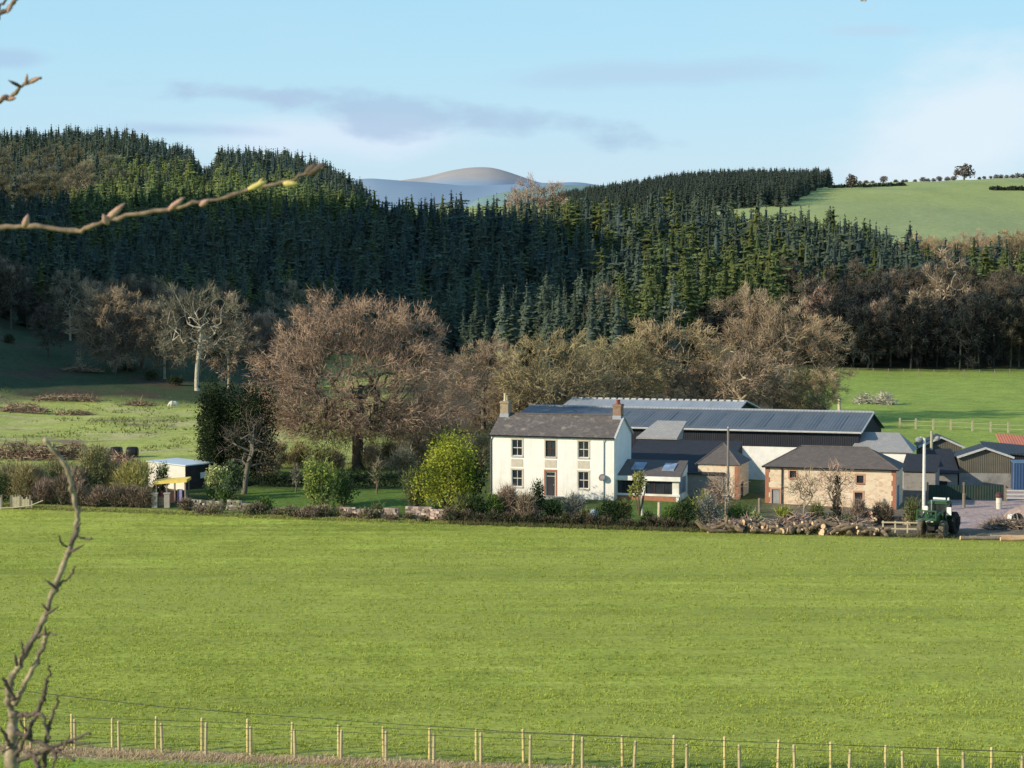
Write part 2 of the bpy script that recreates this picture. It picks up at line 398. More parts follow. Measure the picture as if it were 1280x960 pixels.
def conifer(name, seed, levels, nb, rmax, tone, tip, mats, sub=3, base=.08, shape=.85, bark=(.06, .045, .03)):
    """unit-height spruce: whorls of drooping ragged sprays"""
    r = np.random.default_rng(seed); V = []; F = []; C = []
    tone = np.array(tone); tip = np.array(tip)
    lop = r.uniform(0, 6.28)
    for i in range(levels):
        t = (i+r.uniform(-.3, .3))/levels; t = min(max(t, 0), .99)
        z = base+(1-base)*t
        rr = rmax*((1-t)**shape)*(.8+.2*math.sin(t*23+seed))+.008
        if t < .12: rr *= .75
        rr *= min(1, .12+(1-t)/.22)
        for b in range(max(3, int(nb*(1-t*.5)))):
            a = r.uniform(0, 6.283); L = rr*r.uniform(.6, 1.12)*(1+.1*math.cos(a-lop))
            dz = -L*r.uniform(.15, .5)*(1-t*.8)+L*.25*t
            ca, sa = math.cos(a), math.sin(a); w = L*r.uniform(.26, .46)+.006
            zj = z+r.uniform(-.02, .02)
            shade = r.uniform(.7, 1.2)
            for s in range(sub):
                f0 = s/sub*.8; f1 = min(1, f0+1.25/sub); ww = w*(1-.45*s/sub)*r.uniform(.7, 1.2)
                o = len(V); mid = (f0+f1)/2
                V += [(ca*L*f0, sa*L*f0, zj+dz*f0*f0+.012), (ca*L*mid-sa*ww, sa*L*mid+ca*ww, zj+dz*mid*mid-ww*r.uniform(.25, .8)),
                      (ca*L*mid+sa*ww, sa*L*mid-ca*ww, zj+dz*mid*mid-ww*r.uniform(.25, .8)), (ca*L*f1, sa*L*f1, zj+dz*f1*f1-.004)]
                F += [(o, o+1, o+3), (o, o+3, o+2)]
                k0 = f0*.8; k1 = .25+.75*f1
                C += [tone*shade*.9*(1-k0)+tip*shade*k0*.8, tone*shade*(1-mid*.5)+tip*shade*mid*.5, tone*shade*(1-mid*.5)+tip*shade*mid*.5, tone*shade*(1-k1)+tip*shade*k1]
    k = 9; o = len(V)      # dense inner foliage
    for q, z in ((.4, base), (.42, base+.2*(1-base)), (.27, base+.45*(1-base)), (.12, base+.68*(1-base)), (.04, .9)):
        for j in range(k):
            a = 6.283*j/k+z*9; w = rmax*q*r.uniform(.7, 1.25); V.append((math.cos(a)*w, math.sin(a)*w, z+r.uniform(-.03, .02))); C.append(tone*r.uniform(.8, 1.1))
    for i in range(4):
        for j in range(k): F += [(o+i*k+j, o+i*k+(j+1) % k, o+(i+1)*k+j), (o+i*k+(j+1) % k, o+(i+1)*k+(j+1) % k, o+(i+1)*k+j)]
    V = np.array(V); F = np.array(F); C = np.array(C)
    A = np.array([[0, 0, 0], [0, 0, .5]]); B = np.array([[0, 0, .5], [0, 0, 1.0]])
    tv, tf = frusta(A, B, np.array([.013, .008]), np.array([.008, .001]), 5)
    nV = len(V); V = np.r_[V, tv]; C = np.r_[C, np.tile(np.array(bark), (len(tv), 1))]
    mi = np.r_[np.zeros(len(F), int), np.zeros(len(tf), int)]
    return npmesh(name, V, [F, tf+nV], np.clip(C, .003, 1), mats, mi), (V, F, C)

def leaf_cloud(r, lobes, n, size, tone, tone2, up=.3):
    """many small leaf faces spread through several lobes"""
    lobes = np.array(lobes, float)
    vol = lobes[:, 3]*lobes[:, 4]*lobes[:, 5]; pk = r.choice(len(lobes), n, p=vol/vol.sum())
    U = r.normal(size=(n, 3)); U /= np.linalg.norm(U, axis=1, keepdims=True)
    rad = r.uniform(0, 1, (n, 1))**.4
    P = lobes[pk, :3]+U*rad*lobes[pk, 3:6]*(1+.12*r.normal(size=(n, 1)))
    P[:, 2] = np.abs(P[:, 2])
    A = r.normal(size=(n, 3)); A /= np.linalg.norm(A, axis=1, keepdims=True)
    B = np.cross(A, r.normal(size=(n, 3))+U*.6); B /= np.linalg.norm(B, axis=1, keepdims=True)
    s = (size*r.uniform(.55, 1.4, n))[:, None]
    V = np.stack([P-A*s, P+B*s*.55, P+A*s, P-B*s*.55], 1).reshape(-1, 3)
    F = (np.arange(n)[:, None]*4+np.arange(4)[None])
    cl = np.clip(.5+.7*vnoise(P[:, 0]*1.6+P[:, 1], P[:, 2]*1.9, int(r.integers(999))), 0, 1)[:, None]
    C = np.array(tone)*(1-cl)+np.array(tone2)*cl
    C = C*r.uniform(.7, 1.3, (n, 1))
    return V, F, np.repeat(np.clip(C, .004, 1), 4, 0)

# ------------------------------------------------------------------ camera, sun, sky
cam = bpy.data.cameras.new('camera'); co = bpy.data.objects.new('camera', cam); COL.objects.link(co)
co.location = (0, 0, EYE); co.rotation_euler = (R(90)-math.atan(140/FL), 0, 0)
cam.sensor_width = 36; cam.lens = 36*FL/1280; cam.clip_start = .1; cam.clip_end = 20000
cam.dof.use_dof = True; cam.dof.focus_distance = 190; cam.dof.aperture_fstop = 22
sc.camera = co
SUN_AZ, SUN_EL = 64.0, 23.0      # degrees to the left of straight behind the camera; elevation
sd = Vector((-math.sin(R(SUN_AZ))*math.cos(R(SUN_EL)), -math.cos(R(SUN_AZ))*math.cos(R(SUN_EL)), math.sin(R(SUN_EL))))
sl = bpy.data.lights.new('sun', 'SUN'); sl.energy = 5.0; sl.angle = R(.5); sl.color = (1, .88, .68)
so = bpy.data.objects.new('sun', sl); COL.objects.link(so); so.rotation_euler = (-sd).to_track_quat('-Z', 'Y').to_euler(); so.location = (-60, -20, 80)

wd = bpy.data.worlds.new('World'); sc.world = wd; wd.use_nodes = True
def build_world():
    t = wd.node_tree; t.nodes.clear()
    class Wn(NT):
        def __init__(s): s.t = t
    nt = Wn(); out = nt.n('ShaderNodeOutputWorld'); bg = nt.n('ShaderNodeBackground'); nt.l(bg.outputs[0], out.inputs[0])
    sky = nt.n('ShaderNodeTexSky'); sky.sky_type = 'NISHITA'; sky.sun_disc = False; sky.sun_elevation = R(SUN_EL)
    sky.sun_rotation = math.atan2(sd.x, sd.y); sky.altitude = 100; sky.air_density = 1.0; sky.dust_density = .8; sky.ozone_density = 1.5
    tc = nt.n('ShaderNodeTexCoord'); sx = nt.n('ShaderNodeSeparateXYZ'); nt.l(tc.outputs['Generated'], sx.inputs[0])
    def math_(op, a, b=None, c=None):
        m = nt.n('ShaderNodeMath', operation=op)
        for i, v in enumerate((a, b, c)):
            if v is None: continue
            if hasattr(v, 'links'): nt.l(v, m.inputs[i])
            else: m.inputs[i].default_value = v
        return m.outputs[0]
    az = math_('ARCTAN2', sx.outputs[0], sx.outputs[1]); el = math_('ARCSINE', sx.outputs[2])
    cb = nt.n('ShaderNodeCombineXYZ'); nt.l(az, cb.inputs[0]); nt.l(el, cb.inputs[1])
    def nz(scale, sy, det=5, off=0, rough=.55):
        mp = nt.n('ShaderNodeMapping'); mp.inputs['Scale'].default_value = (1, sy, 1); mp.inputs['Location'].default_value = (off, off*.3, 0); nt.l(cb.outputs[0], mp.inputs[0])
        n = nt.n('ShaderNodeTexNoise'); n.inputs['Scale'].default_value = scale; n.inputs['Detail'].default_value = det; n.inputs['Roughness'].default_value = rough
        nt.l(mp.outputs[0], n.inputs['Vector']); return n.outputs['Fac']
    # clear air: the physical sky drawn toward the pale turquoise of a spring evening
    gr = ramp(nt, el, [(0.0, (.66, .83, .97)), (.035, (.62, .83, 1.0)), (.085, (.52, .83, 1.02)), (.15, (.41, .79, 1.02)), (.6, (.20, .42, .72)), (1.0, (.12, .28, .55))])
    scl = nt.n('ShaderNodeVectorMath', operation='SCALE'); nt.l(sky.outputs[0], scl.inputs[0]); scl.inputs['Scale'].default_value = SKY_K
    base = mix(nt, .78, scl.outputs[0], gr)
    wob = nz(9, 2.5, 5, 3.1); wob2 = nz(26, 2.2, 5, 7.7)
    def cloud(a0, e0, wa, we, edge0=.35, edge1=1.0, amt=1.3, slope=0.0):
        da = math_('DIVIDE', math_('SUBTRACT', az, a0), wa)
        e = math_('SUBTRACT', el, e0); 
        if slope: e = math_('SUBTRACT', e, math_('MULTIPLY', math_('SUBTRACT', az, a0), slope))
        de = math_('DIVIDE', e, we)
        d = math_('SQRT', math_('ADD', math_('MULTIPLY', da, da), math_('MULTIPLY', de, de)))
        d = math_('ADD', d, math_('MULTIPLY', math_('SUBTRACT', wob, .5), amt*1.6)); d = math_('ADD', d, math_('MULTIPLY', math_('SUBTRACT', wob2, .5), amt))
        mr = nt.n('ShaderNodeMapRange', interpolation_type='SMOOTHSTEP'); nt.l(d, mr.inputs[0]); mr.inputs[1].default_value = edge1; mr.inputs[2].default_value = edge0
        mr.inputs[3].default_value = 0; mr.inputs[4].default_value = 1; return mr.outputs[0]
    def over(b, msk, k, c):
        return mix(nt, math_('MULTIPLY', msk, k), b, c)
    c = base
    # high thin veil over the whole sky
    veil = nz(5, 4, 6, 1.3); mr = nt.n('ShaderNodeMapRange'); nt.l(veil, mr.inputs[0]); mr.inputs[1].default_value = .48; mr.inputs[2].default_value = .8; mr.inputs[4].default_value = .25
    c = mix(nt, mr.outputs[0], c, (.62, .76, .88))
    c = over(c, cloud(.225, .072, .075, .036, .2, 1.25, .9, .25), .8, (.80, .90, .98))
    c = over(c, cloud(-.085, .066, .085, .012, .1, 1.3, 1.2), .8, (.72, .84, .98))
    c = over(c, cloud(-.05, .075, .115, .0105, .3, 1.0, 1.7, -.10), .68, (.40, .555, .76))
    c = over(c, cloud(-.115, .082, .05, .0065, .2, 1.1, 1.5, -.12), .75, (.43, .58, .78))
    c = over(c, cloud(-.16, .067, .05, .005, .2, 1.1, 1.0), .7, (.43, .59, .81))
    c = over(c, cloud(.075, .094, .095, .0085, .2, 1.15, .8, .02), .6, (.47, .64, .84))
    c = over(c, cloud(-.242, .099, .025, .0055, .2, 1.1, .8), .6, (.42, .57, .79))
    c = over(c, cloud(.172, .113, .025, .0035, .1, 1.1, .7), .5, (.52, .68, .86))
    nt.l(c, bg.inputs['Color']); bg.inputs['Strength'].default_value = 1.0
SKY_K = 0.12
build_world()
sc.view_settings.view_transform = 'Standard'; sc.view_settings.look = 'None'; sc.view_settings.exposure = 0
sc.render.engine = 'CYCLES'; sc.cycles.use_denoising = True
sc.cycles.max_bounces = 5; sc.cycles.diffuse_bounces = 3; sc.cycles.transparent_max_bounces = 6

# ------------------------------------------------------------------ ground: one sheet to the horizon
def edge_y(x):
    """far edge of the sown field"""
    px = 640+FL*np.asarray(x, float)/175
    return np.interp(px, [-400, 0, 400, 640, 870, 1180, 1700], [190, 184, 178.5, 175.5, 172.3, 168.2, 163])
def make_ground():
    ys = np.concatenate([np.arange(-40, 60, 5), np.arange(60, 100, 1.0), np.arange(100, 160, 2), np.arange(160, 245, .55), np.geomspace(245, 700, 190), np.geomspace(703, 3200, 130), np.geomspace(3300, 9000, 12)])
    t = np.linspace(-1, 1, 430); t = np.sign(t)*(np.abs(t)*.6+np.abs(t)**3*.4)*1.35
    Yg = np.repeat(ys[:, None], len(t), 1); Xg = t[None, :]*(Yg+90)*.62
    X = Xg.ravel(); Y = Yg.ravel(); Z = ground(X, Y)
    PX = 640+FL*X/np.maximum(Y, 20)
    C = np.zeros((len(X), 4)); C[:, :3] = (.13, .19, .045)
    def put(m, c, a=None):
        m = np.clip(m, 0, 1)[:, None]; C[:, :3] = C[:, :3]*(1-m)+np.array(c)*m
        if a is not None: C[:, 3:] = C[:, 3:]*(1-m)+a*m
    def sm(a, b, x): t_ = np.clip((x-a)/(b-a), 0, 1); return t_*t_*(3-2*t_)
    n1 = vnoise(X/4, Y/4, 21); n2 = vnoise(X/14, Y/14, 22); n3 = vnoise(X/1.3, Y/1.3, 23)
    ey = edge_y(X)
    infield = sm(.8, -.8, Y-ey+.5*n3)*sm(90, 92, Y+.4*n3)
    put(infield, (.365, .41, .07), 1.0)
    n6 = vnoise(X/16+Y*.06, Y/3.2, 51); n7 = vnoise(X/2.2+Y*.2, Y/.9, 52); put(infield*sm(.1, .8, n6)*.55, (.255, .30, .05), 1.0); put(infield*sm(.25, .9, n7)*.5, (.42, .44, .10), 1.0); put(infield*sm(.3, .9, -n7)*.45, (.23, .285, .045), 1.0)
    # strip of dry grass along the two fences, fresh grass on the near side
    fl_ = 93.9-.00576*(FL*X/91+640-84)-.6
    strip = np.exp(-((Y-fl_+.8)/.85)**2)
    put(sm(fl_-1.8+.4*n3, fl_-2.4+.4*n3, Y), (.26, .39, .055), 0)
    put(np.clip(strip*1.5+.3*n3*strip, 0, 1)*sm(900, 600, PX+90*n1), (.50, .39, .27), 0)
    # garden and lawns behind the hedge
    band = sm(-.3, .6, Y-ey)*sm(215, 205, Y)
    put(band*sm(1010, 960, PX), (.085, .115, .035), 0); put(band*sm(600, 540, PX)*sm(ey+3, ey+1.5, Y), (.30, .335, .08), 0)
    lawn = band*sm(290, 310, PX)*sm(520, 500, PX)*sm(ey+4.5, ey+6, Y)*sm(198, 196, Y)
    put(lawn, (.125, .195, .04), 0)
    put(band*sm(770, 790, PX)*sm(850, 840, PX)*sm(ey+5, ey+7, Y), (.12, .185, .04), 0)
    # much darker ground right at the foot of the hedge
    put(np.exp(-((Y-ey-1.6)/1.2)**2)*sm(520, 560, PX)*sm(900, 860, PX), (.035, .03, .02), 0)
    # steading: mud and pinkish stone yard
    yd = sm(940, 985, PX+14*n3)*sm(ey-1.2, ey+.4, Y+.5*n3)*sm(216, 208, Y)
    put(yd, (.20, .165, .115), 0)
    put(yd*sm(1165, 1185, PX)*sm(ey+5, ey+7.5, Y+.6*n3), (.46, .345, .31), 0)
    put(np.exp(-((Y-ey-.2)/1.3)**2)*sm(1040, 1100, PX+20*n1)*.9, (.125, .095, .06), 0)
    # pasture on the left: rough tussocks and rushes
    pas = sm(212, 220, Y)*sm(420, 395, Y)*sm(660, 560, PX)
    put(pas, (.44, .475, .125), 0)
    put(pas*sm(.15, .8, n1+.5*n3), (.52, .48, .21), 0)
    put(pas*sm(.2, .9, n2-.4*n3), (.25, .30, .08), 0)
    put(pas*sm(330, 250, PX)*sm(.4, .9, vnoise(X/5, Y/2.2, 31)+.3*n3), (.27, .20, .125), 0)
    # bracken bank, its colour darkened for the shade on that slope
    br = sm(296, 312, Y+6*n2)*sm(420, 390, PX)*sm(430, 400, Y)
    put(br, (.06, .085, .04), 0); put(br*sm(0, .5, n1), (.085, .07, .045), 0); put(br*sm(.3, .8, n2+.4*n3), (.04, .065, .03), 0)
    # bright meadow behind the steading
    mea = sm(218, 226, Y)*sm(402, 396, Y)*sm(960, 1010, PX)
    put(mea, (.30, .385, .08), 0); put(mea*sm(.1, .9, n2)*.7, (.26, .34, .07), 0)
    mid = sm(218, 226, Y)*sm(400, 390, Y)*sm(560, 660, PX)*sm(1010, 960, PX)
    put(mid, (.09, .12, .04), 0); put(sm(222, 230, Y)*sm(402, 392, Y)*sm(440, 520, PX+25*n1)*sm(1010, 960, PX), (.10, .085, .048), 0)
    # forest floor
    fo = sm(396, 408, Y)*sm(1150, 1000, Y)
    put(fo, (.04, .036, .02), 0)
    # far farmland, a little blued by the air
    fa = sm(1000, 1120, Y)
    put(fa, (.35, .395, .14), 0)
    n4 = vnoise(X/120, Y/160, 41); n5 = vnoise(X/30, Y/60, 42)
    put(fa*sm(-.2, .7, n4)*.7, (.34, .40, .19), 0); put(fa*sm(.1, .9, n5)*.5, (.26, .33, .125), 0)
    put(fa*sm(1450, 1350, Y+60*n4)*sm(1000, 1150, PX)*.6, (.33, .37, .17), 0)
    # greyer ground beyond the far fields
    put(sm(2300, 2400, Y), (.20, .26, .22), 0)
    nr, nc = len(ys), len(t)
    i = np.arange((nr-1)*nc).reshape(nr-1, nc)[:, :-1].ravel()
    F = np.stack([i, i+1, i+1+nc, i+nc], 1)
    nt = NT('ground_cover'); at = nt.n('ShaderNodeAttribute'); at.attribute_name = 'Col'
    tc = nt.n('ShaderNodeTexCoord'); ob = tc.outputs['Object']
    fine = noise(nt, 2.6, 6, .7, ob); mid_ = noise(nt, .22, 5, .65, ob); rows = noise(nt, 1.0, 4, .65, ob, (.06, .75, 1)); rows2 = noise(nt, 1.0, 3, .6, ob, (.015, .16, 1))
    blot = noise(nt, .9, 5, .7, ob)
    c = at.outputs['Color']
    def mul(fac, c, f, lo, hi):
        r_ = nt.n('ShaderNodeMapRange'); nt.l(f, r_.inputs[0]); r_.inputs[1].default_value = .3; r_.inputs[2].default_value = .7; r_.inputs[3].default_value = lo; r_.inputs[4].default_value = hi
        return mix(nt, fac, c, r_.outputs[0], 'MULTIPLY')
    c = mul(1.0, c, fine, .68, 1.3); c = mul(1.0, c, mid_, .85, 1.15); c = mul(.9, c, blot, .8, 1.2)
    al = at.outputs['Alpha']
    fld = mul(1.0, c, rows, .80, 1.18); fld = mul(1.0, fld, rows2, .86, 1.14)
    warm = mix(nt, ramp(nt, noise(nt, .05, 4, .6, ob, (.4, 1, 1)), [(.4, 0), (.65, .6)]), fld, (.37, .39, .085))
    c = mix(nt, al, c, warm)
    bsdf(nt, c, .95, .1, 0, fine, .9, .12)
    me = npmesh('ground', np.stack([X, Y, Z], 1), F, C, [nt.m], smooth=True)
    o = link_mesh('ground', me); tag(o, kind='structure')
make_ground()

# far mountain and low ridges in front of it, air haze painted into their blue
def ridge(name, Y, depth, prof, c1, c2, zbase, seed, split=None):
    """prof: list of (px, py) crest points seen from the lane; a rolling land form with real depth"""
    px = np.linspace(prof[0][0], prof[-1][0], 200); py = np.interp(px, [p[0] for p in prof], [p[1] for p in prof])
    k = np.ones(9)/9; py = np.convolve(np.pad(py, 4, mode='edge'), k, 'valid')
    x = (px-640)*Y/FL; z = EYE-(py-340)*Y/FL
    V = []; rows = 26
    for j in range(rows):
        t = j/(rows-1)*2-1; h = np.cos(t*math.pi/2)**.8 if abs(t) < 1 else 0*z
        yy = Y+t*depth; n = vnoise(x/(depth*.25)+seed, np.full_like(x, yy)/(depth*.25), seed, 4)
        V.append(np.stack([x*(1+t*.15), np.full_like(x, yy), zbase+(z-zbase)*h*(1-.12*(1-abs(t))*0)+n*(z-zbase)*.05*(abs(t) > .08)], 1))
    V = np.concatenate(V); i = np.arange((rows-1)*200).reshape(rows-1, 200)[:, :-1].ravel()
    nt = NT(name+'_cover'); tc = nt.n('ShaderNodeTexCoord'); n1 = noise(nt, .004, 5, .6, tc.outputs['Object']); col = ramp(nt, n1, [(.35, c1), (.65, c2)])
    if split:
        sp = nt.n('ShaderNodeSeparateXYZ'); nt.l(tc.outputs['Object'], sp.inputs[0]); mr = nt.n('ShaderNodeMapRange')
        ad = nt.n('ShaderNodeMath', operation='MULTIPLY_ADD'); nt.l(n1, ad.inputs[0]); ad.inputs[1].default_value = 60; nt.l(sp.outputs[2], ad.inputs[2])
        nt.l(ad.outputs[0], mr.inputs[0]); mr.inputs[1].default_value = split[0]; mr.inputs[2].default_value = split[1]; col = mix(nt, mr.outputs[0], split[2], col)
    bsdf(nt, col, 1, 0)
    o = link_mesh(name, npmesh(name, V, np.stack([i, i+1, i+201, i+200], 1), None, [nt.m], smooth=True)); tag(o, kind='structure')
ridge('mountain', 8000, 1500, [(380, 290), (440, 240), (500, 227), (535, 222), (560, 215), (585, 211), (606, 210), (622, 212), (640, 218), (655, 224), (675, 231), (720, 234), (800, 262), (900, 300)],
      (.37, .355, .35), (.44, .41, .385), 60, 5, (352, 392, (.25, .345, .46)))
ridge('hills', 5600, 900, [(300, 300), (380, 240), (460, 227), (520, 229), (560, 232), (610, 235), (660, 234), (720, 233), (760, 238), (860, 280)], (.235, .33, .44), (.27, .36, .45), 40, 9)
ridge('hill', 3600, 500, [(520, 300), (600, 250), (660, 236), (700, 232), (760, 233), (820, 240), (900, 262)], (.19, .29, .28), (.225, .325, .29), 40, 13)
# ------------------------------------------------------------------ materials in use
m_bark = M_veg('bark_surface', .15); m_twig = M_veg('twig_surface', .22); m_con = M_veg('needle_surface', .3, transl=.4); m_conm = M_veg('forest_surface', 0, transl=.4)
m_leaf = M_veg('leaf_surface', .12, transl=.25); m_grass = M_veg('grass_surface', 0, transl=.3); m_leaf0 = M_veg('leaf_surface_even', 0, transl=.25)
TREE = [m_bark, m_twig]

# ------------------------------------------------------------------ conifers: 300 standing trees, the rest of the wood as one mass
DK = (.125, .165, .142); DT = (.19, .24, .13)  # needle tones lifted and blued for haze, tips lightened as if sunlit
LK = (.15, .185, .075); LT = (.32, .37, .14)
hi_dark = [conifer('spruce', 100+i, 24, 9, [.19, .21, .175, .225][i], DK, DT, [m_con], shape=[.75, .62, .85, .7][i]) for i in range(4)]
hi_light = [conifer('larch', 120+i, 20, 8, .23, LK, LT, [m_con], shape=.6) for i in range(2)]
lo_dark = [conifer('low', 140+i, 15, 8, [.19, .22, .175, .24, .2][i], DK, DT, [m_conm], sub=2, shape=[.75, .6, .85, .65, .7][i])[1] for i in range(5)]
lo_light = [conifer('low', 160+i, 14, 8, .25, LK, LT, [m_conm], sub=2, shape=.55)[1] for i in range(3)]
for m_ in list(bpy.data.meshes):
    if m_.name.startswith('low'): bpy.data.meshes.remove(m_)

def unit_tree(seed, tone, tone2):
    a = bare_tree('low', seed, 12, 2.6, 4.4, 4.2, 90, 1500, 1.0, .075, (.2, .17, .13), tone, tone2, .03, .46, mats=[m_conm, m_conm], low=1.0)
    Vs, Fs, Cs, o = [], [], [], 0
    for me in a:
        nv = len(me.vertices); v = np.empty(nv*3, np.float32); me.vertices.foreach_get('co', v); c = np.empty(nv*4, np.float32); me.color_attributes['Col'].data.foreach_get('color', c)
        nl = len(me.loops); li = np.empty(nl, np.int32); me.loops.foreach_get('vertex_index', li); k = 4 if nl == 4*len(me.polygons) else 3
        f = li.reshape(-1, k); f = f if k == 3 else np.concatenate([f[:, [0, 1, 2]], f[:, [0, 2, 3]]])
        Vs.append(v.reshape(-1, 3)/12); Cs.append(c.reshape(-1, 4)[:, :3]); Fs.append(f+o); o += nv
        bpy.data.meshes.remove(me)
    return np.concatenate(Vs).astype(float), np.concatenate(Fs), np.concatenate(Cs).astype(float)
lo_fluff = [unit_tree(190+i, (.27, .25, .155), (.17, .165, .10)) for i in range(3)]
def scatter(x0, x1, y0, y1, sp, r):
    xs = np.arange(x0, x1, sp); ys = np.arange(y0, y1, sp)
    X, Y = np.meshgrid(xs, ys); X = X.ravel()+r.uniform(-.45, .45, X.size)*sp; Y = Y.ravel()+r.uniform(-.45, .45, Y.size)*sp
    return X, Y
def merge(protos, X, Y, Z, Hh, Wd, pick, tint, r):
    Vs, Fs, Cs, off = [], [], [], 0
    for i in range(len(X)):
        V, F, C = protos[pick[i]]; a = r.uniform(0, 6.283); ca, sa = math.cos(a), math.sin(a)
        w = Hh[i]*Wd[i]
        P = np.empty_like(V); P[:, 0] = X[i]+w*(ca*V[:, 0]-sa*V[:, 1]); P[:, 1] = Y[i]+w*(sa*V[:, 0]+ca*V[:, 1]); P[:, 2] = Z[i]-.4+Hh[i]*V[:, 2]
        Vs.append(P); Fs.append(F+off); Cs.append(C*tint[i]); off += len(V)
    return np.concatenate(Vs), np.concatenate(Fs), np.clip(np.concatenate(Cs), .003, 1)

r = np.random.default_rng(5)
X, Y = scatter(-330, 175, 386, 640, 4.3, r)
PXs = 640+FL*X/Y
lowlim = np.interp(PXs, [-200, 300, 420, 640, 800, 900, 1000, 1100, 1180], [425, 418, 400, 386, 388, 412, 432, 462, 485])
toplim = np.interp(PXs, [-200, 480, 640, 1000, 1100, 1180], [640, 630, 610, 590, 575, 560])
ok = (PXs > -260) & ((PXs < 1150) | ((PXs < 1330) & (r.uniform(size=len(X)) < .5) & (Y > 470) & (Y < 545))) & (Y > lowlim) & (Y < toplim)
X, Y, PXs = X[ok], Y[ok], PXs[ok]; Z = ground(X, Y)
Hh = r.uniform(13, 19, len(X))*(1+.08*vnoise(X/30, Y/30, 61)); 
light = (vnoise(X/18, Y/24, 62)+.35*r.normal(size=len(X)) > np.interp(PXs, [-200, 200, 700, 800, 950, 1100], [.75, .7, .6, .15, .1, .4])) | ((PXs < 470) & (Y > 545+8*r.normal(size=len(X))) & (PXs > 90))
Hh = Hh*(1+.35*np.clip(r.normal(size=len(X)), -1.2, 1.2)*.36); Hh = Hh*np.interp(PXs, [0, 500, 700, 850, 1000], [.66, .70, .82, .95, 1.0])*np.interp(PXs, [1080, 1180], [1, .8])
toppy = 340-FL*(Z+Hh-EYE)/Y
# the trees that show largest become single objects
vis = (PXs > 5) & (PXs < 1200) & (toppy < np.interp(PXs, [0, 60, 330, 350, 560, 580, 800, 900, 1060, 1100, 1150], [380, 380, 370, 350, 360, 400, 395, 370, 365, 380, 375]))
idx = np.where(vis)[0]; idx = idx[np.argsort(Y[idx])][:300]
single = np.zeros(len(X), bool); single[idx] = True
for i in idx:
    l = bool(light[i])
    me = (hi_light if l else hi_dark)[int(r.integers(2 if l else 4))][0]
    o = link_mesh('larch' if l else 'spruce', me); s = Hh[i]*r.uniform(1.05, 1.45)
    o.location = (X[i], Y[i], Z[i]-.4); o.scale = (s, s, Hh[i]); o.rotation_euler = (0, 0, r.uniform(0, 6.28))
    if l: tag(o, 'pale green feathery larch among the dark spruces of the wooded slope behind the farm', 'larch', 'pale larches on the wooded slope')
    else: tag(o, 'tall dark green spruce on the wooded slope behind the farm', 'spruce', 'spruces on the wooded slope')
rest = ~single
# high wood on the left hill
X2, Y2 = scatter(-330, -40, 600, 960, 4.7, r); P2 = 640+FL*X2/Y2
ok = (P2 > -150) & (P2 < 458+4*r.normal(size=len(X2))) & (Y2 > 655-.1*(P2 < 0)) & ~((np.abs(P2-258) < 7) & (Y2 > 840)) 
X2, Y2, P2 = X2[ok], Y2[ok], P2[ok]; Z2 = ground(X2, Y2); H2 = r.uniform(11, 16, len(X2))*(1+.1*vnoise(X2/40, Y2/40, 66))
H2 = np.where((np.abs(P2-258) < 14), H2*.6, H2)
fl2 = (P2 < 118+25*r.normal(size=len(X2))) & (Y2 < 790+30*r.normal(size=len(X2))) & (r.uniform(size=len(X2)) < .7)
lt2 = ((Y2 < 745+15*r.normal(size=len(X2))) & (P2 > 105) & (r.uniform(size=len(X2)) < .85))
H2 = np.where(lt2, H2*.8, np.where(fl2, H2*.75, H2))
pr = lo_dark+lo_light+lo_fluff
Xa = np.r_[X[rest], X2]; Ya = np.r_[Y[rest], Y2]; Za = np.r_[Z[rest], Z2]; Ha = np.r_[Hh[rest], H2]
la = np.r_[light[rest], lt2]; fa_ = np.r_[np.zeros(rest.sum(), bool), fl2]
pk = np.where(fa_, 8+r.integers(0, 3, len(Xa)), np.where(la, 5+r.integers(0, 3, len(Xa)), r.integers(0, 5, len(Xa))))
warmth = r.uniform(-1, 1, (len(Xa), 1))+.8*vnoise(Xa/15, Ya/18, 69)[:, None]; tint = np.where(la & (Ya > 600), 1.55, 1.0)[:, None]*r.uniform(.75, 1.25, (len(Xa), 1))*(1+warmth*np.array([[.16, .08, -.08]]))
air = np.clip((Ya-450)/3500, 0, .15)[:, None]
V, F, C = merge(pr, Xa, Ya, Za, Ha, np.where(fa_, 1.2, r.uniform(1.05, 1.55, len(Xa))), pk, tint, r)
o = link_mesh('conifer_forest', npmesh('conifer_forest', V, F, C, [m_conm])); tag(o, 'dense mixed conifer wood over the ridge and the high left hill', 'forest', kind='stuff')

# plantation on the far hill, one dark mass
X3, Y3 = scatter(10, 330, 1330, 2130, 8, r); P3 = 640+FL*X3/Y3
crest = np.interp(P3, [690, 740, 800, 900, 1000, 1036], [1990, 1960, 1930, 1900, 1890, 1890])
ok = (P3 > 686) & (P3 < np.interp(Y3, [1330, 1500, 1700, 1830], [985, 1004, 1022, 1036])) & (Y3 < 2080) & (Y3 > np.interp(P3, [690, 1036], [1350, 1340]))
X3, Y3, P3 = X3[ok], Y3[ok], P3[ok]; Z3 = ground(X3, Y3); H3 = r.uniform(13, 17.5, len(X3))*np.interp(P3, [690, 760, 850], [.6, .85, 1.05])
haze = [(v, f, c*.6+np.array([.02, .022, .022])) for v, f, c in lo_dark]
V, F, C = merge(haze, X3, Y3, Z3, H3, r.uniform(1.3, 1.7, len(X3)), r.integers(0, 5, len(X3)), r.uniform(.8, 1.2, (len(X3), 1)), r)
o = link_mesh('plantation', npmesh('plantation', V, F, C, [m_conm])); tag(o, 'dark conifer plantation on the far hilltop beyond the ridge', 'plantation', kind='stuff')

